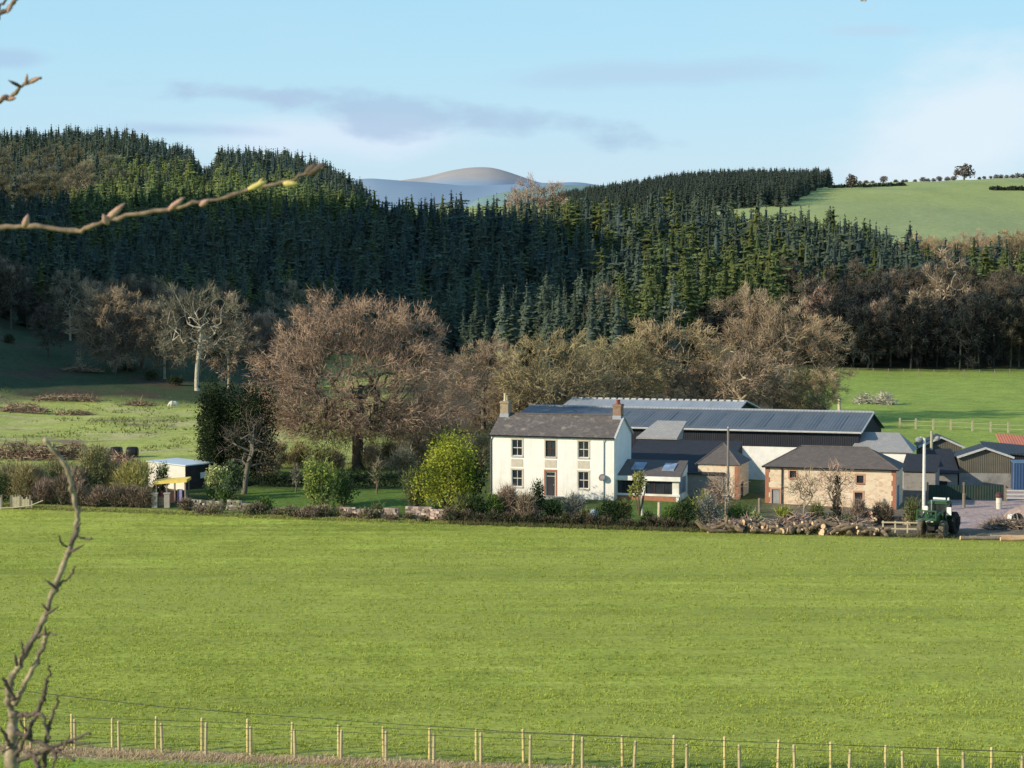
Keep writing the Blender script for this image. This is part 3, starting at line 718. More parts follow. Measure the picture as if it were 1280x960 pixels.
# ------------------------------------------------------------------ leafless broadleaved trees
BUFF = (.43, .325, .215); BUFF2 = (.28, .21, .14); GREY = (.36, .32, .235); GREY2 = (.22, .195, .14); OLV = (.43, .35, .19); OLV2 = (.27, .22, .12)
BK = (.15, .125, .095)
def place_tree(trcr, label, px, Y, s=1.0, rz=0.0, group=None, name='bare_tree', dz=-.15, cat='tree', wide=1.0):
    e = empty(name, G(px, Y, dz), rz, label, cat, group, (s*wide, s*wide, s))
    link_mesh('trunk', trcr[0], e); link_mesh('crown', trcr[1], e); return e

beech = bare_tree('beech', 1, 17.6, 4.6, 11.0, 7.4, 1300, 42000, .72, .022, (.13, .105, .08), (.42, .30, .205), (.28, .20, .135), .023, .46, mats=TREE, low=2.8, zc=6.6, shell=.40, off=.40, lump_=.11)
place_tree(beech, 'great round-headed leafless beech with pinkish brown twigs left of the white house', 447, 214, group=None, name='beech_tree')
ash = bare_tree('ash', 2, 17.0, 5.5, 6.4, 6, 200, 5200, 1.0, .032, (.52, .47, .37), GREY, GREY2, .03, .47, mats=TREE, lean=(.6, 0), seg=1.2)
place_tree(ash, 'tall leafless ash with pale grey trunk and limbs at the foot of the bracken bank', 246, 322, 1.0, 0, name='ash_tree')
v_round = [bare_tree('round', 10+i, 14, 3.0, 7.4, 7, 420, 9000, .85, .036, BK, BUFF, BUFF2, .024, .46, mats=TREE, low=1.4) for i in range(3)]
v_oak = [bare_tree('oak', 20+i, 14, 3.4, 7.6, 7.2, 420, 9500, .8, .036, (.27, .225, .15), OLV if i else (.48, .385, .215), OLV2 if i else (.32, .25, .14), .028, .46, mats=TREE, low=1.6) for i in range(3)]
v_dark = [bare_tree('dim', 80+i, 15, 4.5, 5.0, 4.8, 120, 2600, 1.1, .065, (.05, .052, .050), (.058, .062, .056), (.032, .038, .037), .03, .46, mats=TREE, low=1.6) for i in range(3)]  # wood trees recoloured near black, the wood's shade put into bark and twigs
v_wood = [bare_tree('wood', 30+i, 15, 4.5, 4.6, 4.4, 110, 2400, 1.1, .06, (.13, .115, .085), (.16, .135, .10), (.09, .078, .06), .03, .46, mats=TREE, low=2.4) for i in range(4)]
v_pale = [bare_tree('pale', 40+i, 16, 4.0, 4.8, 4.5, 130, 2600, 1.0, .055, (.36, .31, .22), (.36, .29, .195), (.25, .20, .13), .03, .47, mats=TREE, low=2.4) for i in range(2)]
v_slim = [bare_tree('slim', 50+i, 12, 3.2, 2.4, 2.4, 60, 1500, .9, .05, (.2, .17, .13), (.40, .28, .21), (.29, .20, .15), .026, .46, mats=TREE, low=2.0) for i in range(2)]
place_tree(v_round[0], 'rounded brown leafless tree on the bracken bank left of the pale ash', 142, 338, .98, .4)
place_tree(v_oak[0], 'leafless oak with yellowish grey limbs directly above the left chimney of the white house', 693, 246, .93, .3, name='oak_tree')
place_tree(v_round[1], 'brown leafless tree beside the great beech, between it and the left chimney of the house', 604, 262, .78, 1.2)
place_tree(v_oak[1], 'low olive brown leafless tree between two oaks, above the bluish barn roof', 770, 262, .82, 2.2)
place_tree(v_oak[2], 'olive brown leafless oak rising behind the middle of the barn roofs', 838, 270, 1.03, .5, name='oak_tree')
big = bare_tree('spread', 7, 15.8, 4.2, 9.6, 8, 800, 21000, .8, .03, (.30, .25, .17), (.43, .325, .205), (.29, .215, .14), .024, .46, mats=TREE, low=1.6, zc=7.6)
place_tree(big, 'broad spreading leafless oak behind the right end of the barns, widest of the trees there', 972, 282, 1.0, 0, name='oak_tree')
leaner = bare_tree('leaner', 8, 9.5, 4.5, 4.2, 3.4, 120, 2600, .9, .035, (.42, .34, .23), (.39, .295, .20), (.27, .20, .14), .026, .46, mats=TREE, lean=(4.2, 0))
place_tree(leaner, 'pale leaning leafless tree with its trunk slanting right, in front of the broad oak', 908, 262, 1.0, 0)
small = [(648, 252, .62, v_round[2], 'small brown leafless tree low beside the left chimney of the white house'),
         (730, 256, .66, v_round[1], 'small brown leafless tree above the slate roof, between the chimneys of the white house'),
         (884, 268, .62, v_round[0], 'small brown leafless tree tucked under the leaning pale tree'),
         (1015, 276, .5, v_oak[1], 'scrubby olive tree at the right skirt of the broad oak, beside the meadow'),
         (285, 330, .9, v_pale[0], 'pale tangled leafless tree just right of the pale ash'),
         (205, 336, .72, v_pale[1], 'pale slender leafless tree between the rounded tree and the pale ash'),
         (60, 345, .6, v_wood[2], 'dark leafless tree at the top left edge of the bracken bank'),
         (178, 345, .8, v_round[2], 'dim brown leafless tree behind the rounded one on the bank')]
for px, Yy, s, v, lab in small: place_tree(v, lab, px, Yy, s, rnd.uniform(0, 6))
# conspicuous single trees at the edge of the wood
for px, Yy, s, v, lab, nm in [
    (930, 408, .98, v_round[1], 'large pinkish brown leafless tree rising from the wood edge above the broad oak', 'bare_tree'),
    (975, 406, .7, v_round[2], 'low brown leafless tree at the wood edge right above the crown of the broad oak', 'bare_tree'),
    (1022, 410, 1.25, v_slim[0], 'narrow pink twigged birch at the wood edge', 'birch_tree'),
    (1097, 412, 1.0, v_slim[1], 'small pinkish birch beside dark spruces at the wood edge, right of the narrow one', 'birch_tree'),
    (1178, 420, 1.28, v_pale[0], 'tall pale leafless tree standing out of the dark wood above the meadow', 'bare_tree'),
    (1150, 414, .85, v_pale[1], 'shorter pale tree leaning on the tall pale one above the meadow', 'bare_tree'),
    (758, 412, .85, v_pale[1], 'pale leafless tree alone in the dark spruces above the house', 'bare_tree'),
    (733, 410, .62, v_slim[0], 'small pale leafless tree beside another in the spruces above the house', 'bare_tree'),
    (100, 640, 1.0, v_pale[0], 'pale yellowish tree standing free on the left hillside under the high wood', 'bare_tree'),
    (673, 590, 1.5, v_round[1], 'russet round leafless tree on the ridge in front of the distant mountain', 'bare_tree')]:
    place_tree(v, lab, px, Yy, s, rnd.uniform(0, 6), name=nm)
# riverside wood behind the right meadow, and the one on the left bank
k = 0
for row in range(5):
    for px in np.arange(1030-10*row, 1330, 21-row):
        Yy = 404+row*13+rnd.uniform(-4, 4); p = px+rnd.uniform(-8, 8)
        if p > 1330: continue
        place_tree((v_dark+v_wood[:1])[rnd.randrange(4)] if row < 3 else v_wood[rnd.randrange(4)], 'bare brown tree packed in the shadowy riverside wood behind the right meadow', p, Yy, rnd.uniform(.72, .98), rnd.uniform(0, 6), 'bare trees of the riverside wood'); k += 1
for row in range(3):
    for px in np.arange(880, 1120, 24):
        Yy = 402+row*10+rnd.uniform(-3, 3)
        place_tree((v_wood+v_dark)[rnd.randrange(7)], 'bare tree along the bottom of the dark spruce slope', px+rnd.uniform(-9, 9), Yy, rnd.uniform(.5, .7), rnd.uniform(0, 6), 'bare trees below the spruce slope'); k += 1
for px in np.arange(1150, 1330, 17):
    place_tree((v_round+v_oak)[rnd.randrange(6)], 'sunlit brown tree along the skyline of the riverside wood, under the far pasture', px+rnd.uniform(-8, 8), 556+rnd.uniform(-12, 12), rnd.uniform(.75, 1.0), rnd.uniform(0, 6), 'trees topping the riverside wood')
for row in range(3):
    for px in np.arange(-30, 420, 27):
        place_tree((v_wood+v_pale[:1]+v_round[:1])[rnd.randrange(6)], 'dull brown tree in the mixed strip along the top of the bracken bank', px+rnd.uniform(-10, 10), 372+row*13+rnd.uniform(-4, 4), rnd.uniform(.5, .8), rnd.uniform(0, 6), 'trees along the bracken bank')
# young conifers mixed into that strip
for i, px in enumerate([8, 30, 52, 92, 112, 128, 196, 222, 268, 352, 318]):
    l = i % 3 == 2
    o = link_mesh('larch' if l else 'spruce', (hi_light if l else hi_dark)[i % 2][0]); h = rnd.uniform(10, 14); o.scale = (h*1.25, h*1.25, h); o.location = G(px, 380+rnd.uniform(-6, 10), -.3)
    tag(o, 'young yellow green larch in the strip on the bracken bank' if l else 'young dark spruce in the strip on the bracken bank', 'larch' if l else 'spruce', 'young larches on the bank' if l else 'young spruces on the bank')

# ------------------------------------------------------------------ skyline trees of the far pasture
for px0, px1, Yh, seed, lab in ((1238, 1310, 1640, 91, 'dark leafy strip added as a shadow line across the far pasture at the right edge'), (1036, 1128, 1745, 92, 'dark leafy strip standing in for the shadow cast right of the far plantation')):  # leafy strips added to draw the shadow lines on the far pasture
    r_ = np.random.default_rng(seed); n_ = 46; a_ = np.linspace(px0, px1, n_); lb = []
    for q in a_: lb.append((W(q, Yh)-W(px0, Yh), r_.normal()*1.5, 0, 2.6, 2.2, r_.uniform(2.0, 3.6)))
    V, F, C = leaf_cloud(r_, lb, 2600, .9, (.07, .09, .06), (.035, .05, .035)); o_ = G(px0, Yh); V[:, 2] += ground(V[:, 0]+o_.x, V[:, 1]+o_.y)-o_.z
    e = empty('hedge', o_, 0, lab, 'hedge'); link_mesh('foliage', npmesh('hedge_far_foliage', V, F, C, [m_leaf0]), e)
def small_tree(name, seed, tone, tone2, n=520, s=.09):
    r_ = np.random.default_rng(seed)
    V, F, C = leaf_cloud(r_, [(0, 0, .60, .40, .40, .36), (.24, 0, .46, .28, .3, .26), (-.26, .1, .48, .26, .3, .24), (.05, 0, .82, .22, .22, .16)], n, s*.75, tone, tone2)
    tv, tf = frusta(np.array([[0, 0, -.05], [0, 0, .25]]), np.array([[0, 0, .25], [.02, 0, .6]]), np.array([.05, .035]), np.array([.035, .02]), 5)
    cr = npmesh(name+'_crown', V, F, C, [m_twig]); tr = npmesh(name+'_trunk', tv, tf, np.tile([[.09, .075, .06]], (len(tv), 1)), [m_bark]); return tr, cr
st = [small_tree('hedgerow', 70+i, (.13, .115, .105), (.20, .175, .15)) for i in range(3)]
for px, Yy, h, lab, wide in [
    (1203, 1890, 16.5, 'large round brown tree alone on the skyline of the far pasture', 1.25),
    (1103, 1890, 8, 'mid sized dark tree on the far skyline, left of the large round one', 1.2),
    (1063, 1700, 13, 'pinkish brown tree at the corner of the far plantation shadow', 1.0),
    (1031, 1840, 15, 'bare tree at the right end of the far conifer plantation', 1.0)]:
    e = empty('skyline_tree', G(px, Yy, -.1*h), rnd.uniform(0, 6), lab, 'tree', None, (h*wide, h*wide, h)); t_ = st[rnd.randrange(3)]
    link_mesh('trunk', t_[0], e); link_mesh('crown', t_[1], e)
for px in [1073, 1081, 1089, 1118, 1127, 1131, 1142, 1152, 1158, 1165, 1172, 1182, 1190, 1222, 1228, 1236, 1243, 1249, 1256, 1263, 1270, 1277]:
    h = rnd.uniform(3.5, 6.5); e = empty('hedgerow_tree', G(px, 1892+rnd.uniform(-6, 6), -.26*h), rnd.uniform(0, 6), 'small dark bush in the thin hedgerow along the far skyline', 'tree', 'hedgerow bushes on the far skyline', (h*1.2, h*1.2, h))
    t_ = st[rnd.randrange(3)]; link_mesh('trunk', t_[0], e); link_mesh('crown', t_[1], e)
# ================================================================== the farm
ROT = R(-17)
def M_render(name, c, c2, stain):
    nt = NT(name); n1 = noise(nt, 1.6, 6, .7); col = ramp(nt, n1, [(.3, c2), (.6, c)])
    st = noise(nt, 1.0, 5, .7, stretch=(1.6, 1.6, .22)); col = mix(nt, ramp(nt, st, [(.52, 0), (.75, .55)]), col, stain)
    tc = nt.n('ShaderNodeTexCoord'); sp = nt.n('ShaderNodeSeparateXYZ'); nt.l(tc.outputs['Object'], sp.inputs[0]); low = nt.n('ShaderNodeMapRange'); nt.l(sp.outputs[2], low.inputs[0])
    low.inputs[1].default_value = 1.6; low.inputs[2].default_value = -.3; low.inputs[3].default_value = 0; low.inputs[4].default_value = .55
    col = mix(nt, low.outputs[0], col, stain); bsdf(nt, col, .9, .15, 0, n1, .3, .02); _mats[name] = nt.m; return nt.m
m_white = M_render('stained_white_render', (.92, .89, .82), (.84, .805, .73), (.66, .60, .51))
m_white2 = M('white_wall', (.86, .84, .78), (.74, .71, .64), .9, .9, .1, lo=.25, hi=.55, c3=(.66, .60, .50), s3=.35)
m_slate = M_slate('house_slate', (.185, .155, .138), (.125, .106, .096), (.33, .285, .235), .52)
m_slate_dk = M_slate('dark_slate', (.040, .043, .052), (.03, .033, .041))
m_slate_br = M_slate('brown_slate', (.165, .138, .125), (.12, .104, .096), (.21, .18, .15), .58)
m_slate_lt = M_slate('pale_slate', (.40, .39, .37), (.34, .33, .32), (.46, .45, .42), .6)
m_stone = M_stone('rubble_stone', (.70, .54, .38), [(.66, .44, .29), (.76, .60, .43), (.58, .40, .27), (.80, .68, .50), (.68, .52, .37)], (.74, .62, .46))
m_red = M('red_sandstone', (.44, .185, .11), (.34, .15, .10), 3, .9, .1)
m_pink = M('pink_sandstone', (.56, .34, .235), (.46, .27, .19), 3, .9, .1)
m_brick = M('chimney_brick', (.36, .235, .16), (.22, .15, .11), 5, .9, .1)
m_brickb = M('buff_brick', (.42, .33, .22), (.28, .21, .15), 5, .9, .1)
m_pot = M('clay_pot', (.50, .36, .20), (.40, .28, .16), 4); m_potp = M('pale_pot', (.72, .62, .38), (.58, .48, .3), 4)
m_lead = M('lead_flashing', (.40, .42, .45), (.32, .34, .37), 2)
m_frame = M('painted_frame', (.72, .69, .58), (.58, .55, .45), 5, .6); m_framed = M('dark_frame', (.10, .04, .035), (.07, .03, .03), 5, .5)
m_pipe = M('grey_pipe', (.34, .34, .34), (.26, .26, .26), 4, .5); m_black = M('black_plastic', (.02, .02, .022), (.014, .014, .015), 5, .45)
m_stain = M('stained_render', (.66, .58, .47), (.55, .49, .40), 3, .9, .1)
m_glass = M_glass('window_glass'); m_glassb = M_glass('skylight_glass', (.16, .2, .26), .12)
m_bark2 = M('weathered_timber', (.30, .25, .19), (.20, .165, .13), 6, .9, .1, stretch=(1, 1, .2)); m_cream = M('cream_boards', (.66, .56, .38), (.50, .42, .29), 4, .8, .1)
m_boards = M_corr('dark_boarding', (.036, .040, .052), (.025, .028, .036), 0, .22, .8, .15)
m_roofb = M_corr('blue_grey_sheet', (.145, .162, .185), (.115, .13, .15), 0, .35, .6, .3, bstr=.25)
m_roofa = M_corr('pale_blue_sheet', (.40, .42, .44), (.33, .355, .38), 0, .35, .5, .35, bstr=.25)
m_light = M_corr('rooflight_sheet', (.118, .132, .15), (.098, .11, .127), 0, .35, .5, .3)
m_trim = M('pale_trim', (.58, .57, .54), (.46, .45, .42), 3, .7)
m_conc = M('concrete', (.34, .325, .30), (.26, .25, .235), 1.6, .9, .1, c3=(.2, .19, .17), s3=.6)
m_greyst = M_stone('grey_stone', (.26, .24, .22), [(.2, .18, .165), (.3, .27, .24), (.24, .22, .2)], (.3, .28, .25))

def bld(name, px, Y, z, label, cat='building', rot=ROT, group=None):
    return empty(name, (W(px, Y), Y, z), rot, label, cat, group)
def window(par, cx, z0, w, h, y, frame=m_frame, sash=True, sill=True, dep=.14, surround=None):
    b = MB(); t = .055
    yy = y+dep-.05
    b.box(cx-w/2, cx-w/2+t, yy, yy+.05, z0, z0+h); b.box(cx+w/2-t, cx+w/2, yy, yy+.05, z0, z0+h)
    b.box(cx-w/2+t, cx+w/2-t, yy, yy+.05, z0, z0+t); b.box(cx-w/2+t, cx+w/2-t, yy, yy+.05, z0+h-t, z0+h)
    if sash:
        b.box(cx-w/2+t, cx+w/2-t, yy-.012, yy+.04, z0+h*.5-.035, z0+h*.5+.035)
        b.box(cx-.022, cx+.022, yy+.004, yy+.04, z0+t, z0+h*.5-.035); b.box(cx-.022, cx+.022, yy+.004, yy+.04, z0+h*.5+.035, z0+h-t)
    o = b.build('window', frame, par)
    g = MB(); g.quad((cx-w/2+t*.5, yy+.03, z0+t*.5), (cx+w/2-t*.5, yy+.03, z0+t*.5), (cx+w/2-t*.5, yy+.03, z0+h-t*.5), (cx-w/2+t*.5, yy+.03, z0+h-t*.5)); g.build('pane', m_glass, o)
    if sill:
        s = MB(); s.box(cx-w/2-.08, cx+w/2+.08, y-.09, y+dep-.06, z0-.11, z0-.004); s.build('sill', surround or m_trim, o)
    return o
def gable_house(par, L, D, he, hr, wallm, roofm, holes=(), ov=.18, base=-1.4, trim=None, roof_name='roof', ridge_at=.5, end_mat=None):
    w = MB(); yr = D*ridge_at
    w.wall(0, L, base, he, 0, list(holes), .16)
    w.quad((L, D, base), (0, D, base), (0, D, he), (L, D, he))
    w.add([(L, 0, base), (L, D, base), (L, D, he), (L, yr, hr), (L, 0, he)], [(0, 1, 2, 3, 4)], 1)
    w.add([(0, 0, base), (0, 0, he), (0, yr, hr), (0, D, he), (0, D, base)], [(0, 1, 2, 3, 4)], 1)
    if holes: w.quad((.05, .6, base), (L-.05, .6, base), (L-.05, .6, he-.05), (.05, .6, he-.05), 2)
    w.build('wall', [wallm, end_mat or wallm, m_black], par)
    sl = (hr-he)/yr; r_ = MB(); e = .02
    dz = .1
    r_.slab([(-.06, -ov, he-sl*ov+dz), (L+.06, -ov, he-sl*ov+dz), (L+.06, yr, hr+dz), (-.06, yr, hr+dz)], .09)
    sl2 = (hr-he)/(D-yr)
    r_.slab([(-.06, yr+.003, hr+dz), (L+.06, yr+.003, hr+dz), (L+.06, D+ov, he-sl2*ov+dz), (-.06, D+ov, he-sl2*ov+dz)], .09)
    ro = r_.build(roof_name, roofm, par)
    return ro
def hip_roof(par, L, D, he, hr, mat, ov=.25, inset=None, ridge_mat=None):
    i = inset if inset is not None else D/2; r_ = MB()
    a, b, c, d = (-ov, -ov, he), (L+ov, -ov, he), (L+ov, D+ov, he), (-ov, D+ov, he)
    if L-2*i > .1:
        p, q = (i, D/2, hr), (L-i, D/2, hr); r_.add([a, b, c, d, p, q], [(0, 1, 5, 4), (1, 2, 5), (2, 3, 4, 5), (3, 0, 4), (3, 2, 1, 0)])
    else:
        p = (L/2, D/2, hr); r_.add([a, b, c, d, p], [(0, 1, 4), (1, 2, 4), (2, 3, 4), (3, 0, 4), (3, 2, 1, 0)])
        q = p
    o = r_.build('roof', mat, par)
    if ridge_mat:
        t = MB(); t.tube([a, p], .07, 5); t.tube([b, q], .07, 5)
        if p != q: t.tube([p, q], .08, 5)
        t.build('ridge_tile', ridge_mat, o)
    return o
def solid_walls(par, L, D, h, mat, holes=(), base=-1.4, name='wall'):
    w = MB(); w.wall(0, L, base, h, 0, list(holes), .16); w.quad((L, 0, base), (L, D, base), (L, D, h), (L, 0, h)); w.quad((L, D, base), (0, D, base), (0, D, h), (L, D, h)); w.quad((0, D, base), (0, 0, base), (0, 0, h), (0, D, h))
    if holes: w.quad((.05, .6, base), (L-.05, .6, base), (L-.05, .6, h-.05), (.05, .6, h-.05), 1)
    return w.build(name, [mat, m_black], par)

# ---- white farmhouse
HL, HD, HE, HR = 11.9, 6.6, 5.5, 7.2
hx, hy = W(768, 190)-HL*math.cos(ROT), 190-HL*math.sin(ROT)
house = empty('farmhouse', (hx, hy, .92), ROT, 'two storey white rendered farmhouse with grey slate roof and two chimneys', 'house')
WX = [2.62, 5.85, 9.0]
holes = [(x-.49, x+.49, 3.62, 5.12) for x in WX]+[(WX[0]-.49, WX[0]+.49, .75, 2.3), (WX[2]-.49, WX[2]+.49, .75, 2.3), (WX[1]-.48, WX[1]+.48, -.02, 2.25)]
roof = gable_house(house, HL, HD, HE, HR, m_white, m_slate, holes, .16)
for i, x in enumerate(WX):
    w_ = window(house, x, 3.62, .98, 1.5, 0, m_framed if i == 1 else m_frame)
    if i == 1: w_['label'] = 'sash window with dark red frame'
    b = MB(); b.box(x-.56, x+.56, -.025, .01, 2.62, 3.32); b.build('render_patch', m_stain, house)
window(house, WX[0], .75, .98, 1.55, 0); window(house, WX[2], .75, .98, 1.55, 0)
for i, x in enumerate(WX):      # pale stone margins round the openings
    for z0, z1 in ((3.62, 5.12), (.75, 2.3)):
        if i == 1 and z0 < 1: continue
        b = MB(); b.box(x-.62, x-.495, -.03, .02, z0, z1); b.box(x+.495, x+.62, -.03, .02, z0, z1); b.box(x-.62, x+.62, -.034, .02, z1+.004, z1+.15); b.build('window_margin', m_stain, house)
b = MB(); x = WX[1]
b.box(x-.48, x-.40, .07, .13, -.02, 2.25); b.box(x+.40, x+.48, .07, .13, -.02, 2.25); b.box(x-.40, x+.40, .07, .13, 2.16, 2.25); b.box(x-.4, x+.4, .07, .13, 1.78, 1.84)
dr = b.build('door', m_frame, house); b = MB(); b.box(x-.4, x+.4, .09, .12, -.02, 1.78); b.build('door_panel', M('door_paint', (.05, .045, .05), (.035, .03, .035), 4, .5), dr)
b = MB(); b.quad((x-.4, .1, 1.84), (x+.4, .1, 1.84), (x+.4, .1, 2.16), (x-.4, .1, 2.16)); b.build('pane', m_glass, dr)
b = MB(); b.lathe([(.04, 0), (.045, .03), (.02, .05)], 8, mat=Matrix.Translation((x+.3, .09, 1.0)) @ Matrix.Rotation(R(90), 4, 'X')); b.build('door_handle', m_lead, dr)
b = MB(); b.box(x-.62, x+.62, -.034, .02, 2.255, 2.42); b.box(x-.62, x-.485, -.03, .02, 0, 2.25); b.box(x+.485, x+.62, -.03, .02, 0, 2.25); b.build('door_margin', m_red, house)
def chimney(x, mat, w, d, h, pots, potmat, lab=None):
    b = MB(); y = HD/2; z = HR-.35
    b.box(x-w/2, x+w/2, y-d/2, y+d/2, z, z+h); b.box(x-w/2-.06, x+w/2+.06, y-d/2-.06, y+d/2+.06, z+h+.003, z+h+.12); b.box(x-w/2-.02, x+w/2+.02, y-d/2-.02, y+d/2+.02, z+h+.123, z+h+.2)
    b.box(x-w/2-.03, x+w/2+.03, y-d/2-.03, y+d/2+.03, z+.1, z+.5, 1)
    c = b.build('chimney', [mat, m_lead], roof)
    if lab: c['label'] = lab
    for dy, ph in pots:
        p = MB(); p.lathe([(.15, 0), (.16, .06), (.12, .12), (.115, ph-.1), (.15, ph-.06), (.15, ph), (.11, ph), (.10, ph-.1)], 12, mat=Matrix.Translation((x, y+dy, z+h+.2))); p.build('chimney_pot', potmat, c)
chimney(.5, m_brickb, .8, 1.1, 1.45, [(-.25, .75), (.28, .5)], m_potp, 'buff chimney with tall pale pot')
chimney(HL-.45, m_brick, .75, 1.1, 1.35, [(-.25, .4), (.28, .4)], M('red_pot', (.36, .10, .06), (.26, .08, .05), 4), 'brick chimney with squat red pots')
t = MB(); t.tube([(-.06, HD/2, HR+.12), (HL+.06, HD/2, HR+.12)], .1, 6); t.build('ridge_tile', m_slate_br, roof)
b = MB()
for s in (0, 1):    # pale stone coping on the right gable
    p = [(HL+.01, -.16 if s == 0 else HD+.16, HE+.02), (HL+.01, HD/2, HR+.17)]
    q = [Vector(p[0]), Vector(p[1])]
    b.add([q[0], q[0]+Vector((.2, 0, 0)), q[1]+Vector((.2, 0, 0)), q[1], q[0]-Vector((0, 0, .16)), q[0]+Vector((.2, 0, -.16)), q[1]+Vector((.2, 0, -.16)), q[1]-Vector((0, 0, .16))],
          [(0, 1, 2, 3), (4, 7, 6, 5), (0, 4, 5, 1), (1, 5, 6, 2), (2, 6, 7, 3), (3, 7, 4, 0)])
b.build('gable_coping', m_trim, roof)
b = MB(); b.tube([(-.1, -.24, HE-.01), (HL+.05, -.24, HE-.05)], .065, 6); b.build('gutter', m_black, roof)
b = MB(); b.tube([(10.95, -.2, HE-.08), (10.95, -.07, HE-.4), (10.95, -.07, -.5)], .045, 6); b.build('downpipe', m_pipe, house)
b = MB(); b.tube([(.08, -.2, HE-.08), (.08, -.07, HE-.4), (.08, -.07, -.5)], .05, 6); b.build('downpipe', m_black, house)
b = MB(); mt = Matrix.Translation((10.85, -.28, 1.85)) @ Matrix.Rotation(R(70), 4, 'X') @ Matrix.Rotation(R(-18), 4, 'Y')
b.lathe([(.02, -.06), (.2, -.03), (.32, .05), (.34, .06), (.2, 0), (.03, -.02)], 16, mat=mt); b.tube([(10.85, 0, 1.85), (10.85, -.22, 1.85)], .03, 6); b.tube([(10.85, -.3, 1.6), (10.8, -.62, 1.75)], .015, 5)
b.build('satellite_dish', M('dish_grey', (.2, .19, .18), (.15, .14, .14), 5, .5), house)
b = MB(); b.box(4.6, 7.1, -1.0, -.002, -1.3, -.03); b.box(4.95, 6.75, -1.4, -1.003, -1.3, -.2); b.build('doorstep', m_conc, house)

# ---- garden room on the right of the house
gr = bld('garden_room', 769.5, 191.3, .75, 'glazed white garden room with grey roof and two skylights beside the house gable')
GL = 6.0
b = MB()
b.wall(0, GL, -1.2, 2.05, 0, [(.12, 2.55, .5, 1.66), (2.85, GL-.62, .5, 1.66)], .2)
b.quad((GL, 0, -1.2), (GL, 3.8, -1.2), (GL, 3.8, 3.0), (GL, 0, 2.05)); b.quad((0, 3.8, -1.2), (0, 0, -1.2), (0, 0, 2.05), (0, 3.8, 3.0))
b.build('wall', m_white2, gr)
b = MB(); b.box(.12, GL-.3, -.03, -.003, -1.2, .28); b.build('brick_plinth', m_red, gr)
b = MB(); b.box(-.05, GL+.1, -.09, .15, .3, .5); b.build('sill', m_white2, gr)
for x0, x1, n in ((.12, 2.55, 3), (2.85, GL-.62, 3)):
    b = MB()
    for i in range(1, n): b.box(x0+(x1-x0)*i/n-.03, x0+(x1-x0)*i/n+.03, .1, .15, .5, 1.66)
    b.box(x0, x1, .1, .15, .5, .55); b.box(x0, x1, .1, .15, 1.61, 1.66)
    w_ = b.build('window', m_framed, gr); g = MB(); g.quad((x0, .14, .5), (x1, .14, .5), (x1, .14, 1.66), (x0, .14, 1.66)); g.build('pane', m_glass, w_)
b = MB(); b.box(GL+.003, GL+.03, .35, 2.9, .5, 2.0); w_ = b.build('window', m_pipe, gr); g = MB()
for i in range(3): g.box(GL+.032, GL+.036, .45+i*.82, 1.15+i*.82, .6, 1.9)
g.build('pane', m_glassb, w_)
b = MB(); b.slab([(-.1, -.25, 2.12), (GL+.2, -.25, 2.12), (GL+.05, 3.8, 3.3), (-.1, 3.8, 3.3)], .14); rf = b.build('roof', m_slate_br, gr)
b = MB(); b.box(-.1, GL+.2, -.31, -.253, 1.72, 2.13); b.build('fascia', m_white2, rf)
for x in (1.2, 4.1):
    b = MB(); s = 1.18/4.05
    b.slab([(x, 1.2, 2.2+1.45*s), (x+1.15, 1.2, 2.2+1.45*s), (x+1.15, 2.9, 2.2+3.15*s), (x, 2.9, 2.2+3.15*s)], .1); b.build('skylight', m_glassb, rf)

# ---- slate range behind the garden room, with a pale upper roof
dr_ = bld('slate_range', 771, 195.2, .9, 'low range with sweeping dark slate roof and pale upper slope behind the garden room')
solid_walls(dr_, 10.2, 9.5, 1.95, m_greyst)
b = MB(); b.quad((10.2, 0, 1.9), (10.2, 9.5, 1.9), (10.2, 9.5, 4.1), (10.2, .1, 1.96)); b.quad((10.2, 9.5, 1.5), (0, 9.5, 1.5), (0, 9.5, 4.1), (10.2, 9.5, 4.1)); b.build('gable_wall', m_boards, dr_)
b = MB(); b.slab([(-.1, -.25, 2.02), (10.3, -.25, 2.02), (10.3, 9.5, 4.28), (-.1, 9.5, 4.28)], .12); b.build('roof', m_slate_dk, dr_)
b = MB(); b.slab([(-.35, 9.3, 4.45), (3.75, 9.3, 4.45), (4.1, 12.2, 5.95), (1.1, 12.2, 5.95)], .14)
b.add([(-.2, 9.4, 4.2), (-.2, 12.1, 4.2), (1.2, 12.1, 5.8), (3.9, 12.1, 5.8), (3.7, 12.1, 4.2), (3.7, 9.4, 4.2)], [(0, 2, 1), (1, 2, 3, 4), (4, 3, 5)]); b.build('upper_roof', m_slate_lt, dr_)
# grey lean-to passage
ln = bld('lean_to', 860, 194.6, .5, 'small blue grey lean-to between the garden room and the pyramid roofed brick building', 'shed')
solid_walls(ln, 2.5, 2.6, 1.0, M('blue_grey_wall', (.20, .225, .245), (.15, .17, .19), 1.4)); b = MB(); b.slab([(-.15, -.2, 2.3), (2.65, -.2, .98), (2.65, 2.7, 1.1), (-.15, 2.7, 2.42)], .1)
b.build('roof', M('grey_felt', (.14, .155, .175), (.11, .12, .14), 2), ln)
b = MB(); b.add([(0, -.003, 1.0), (2.5, -.003, .98), (0, -.003, 2.15)], [(0, 1, 2)]); b.build('gable_wall', _mats['blue_grey_wall'], ln)
b = MB(); b.box(.4, 1.2, -.05, -.01, .2, 1.2); w_ = b.build('window', m_trim, ln); b = MB(); b.box(.46, 1.14, -.056, -.052, .26, 1.14); b.build('pane', m_glass, w_)

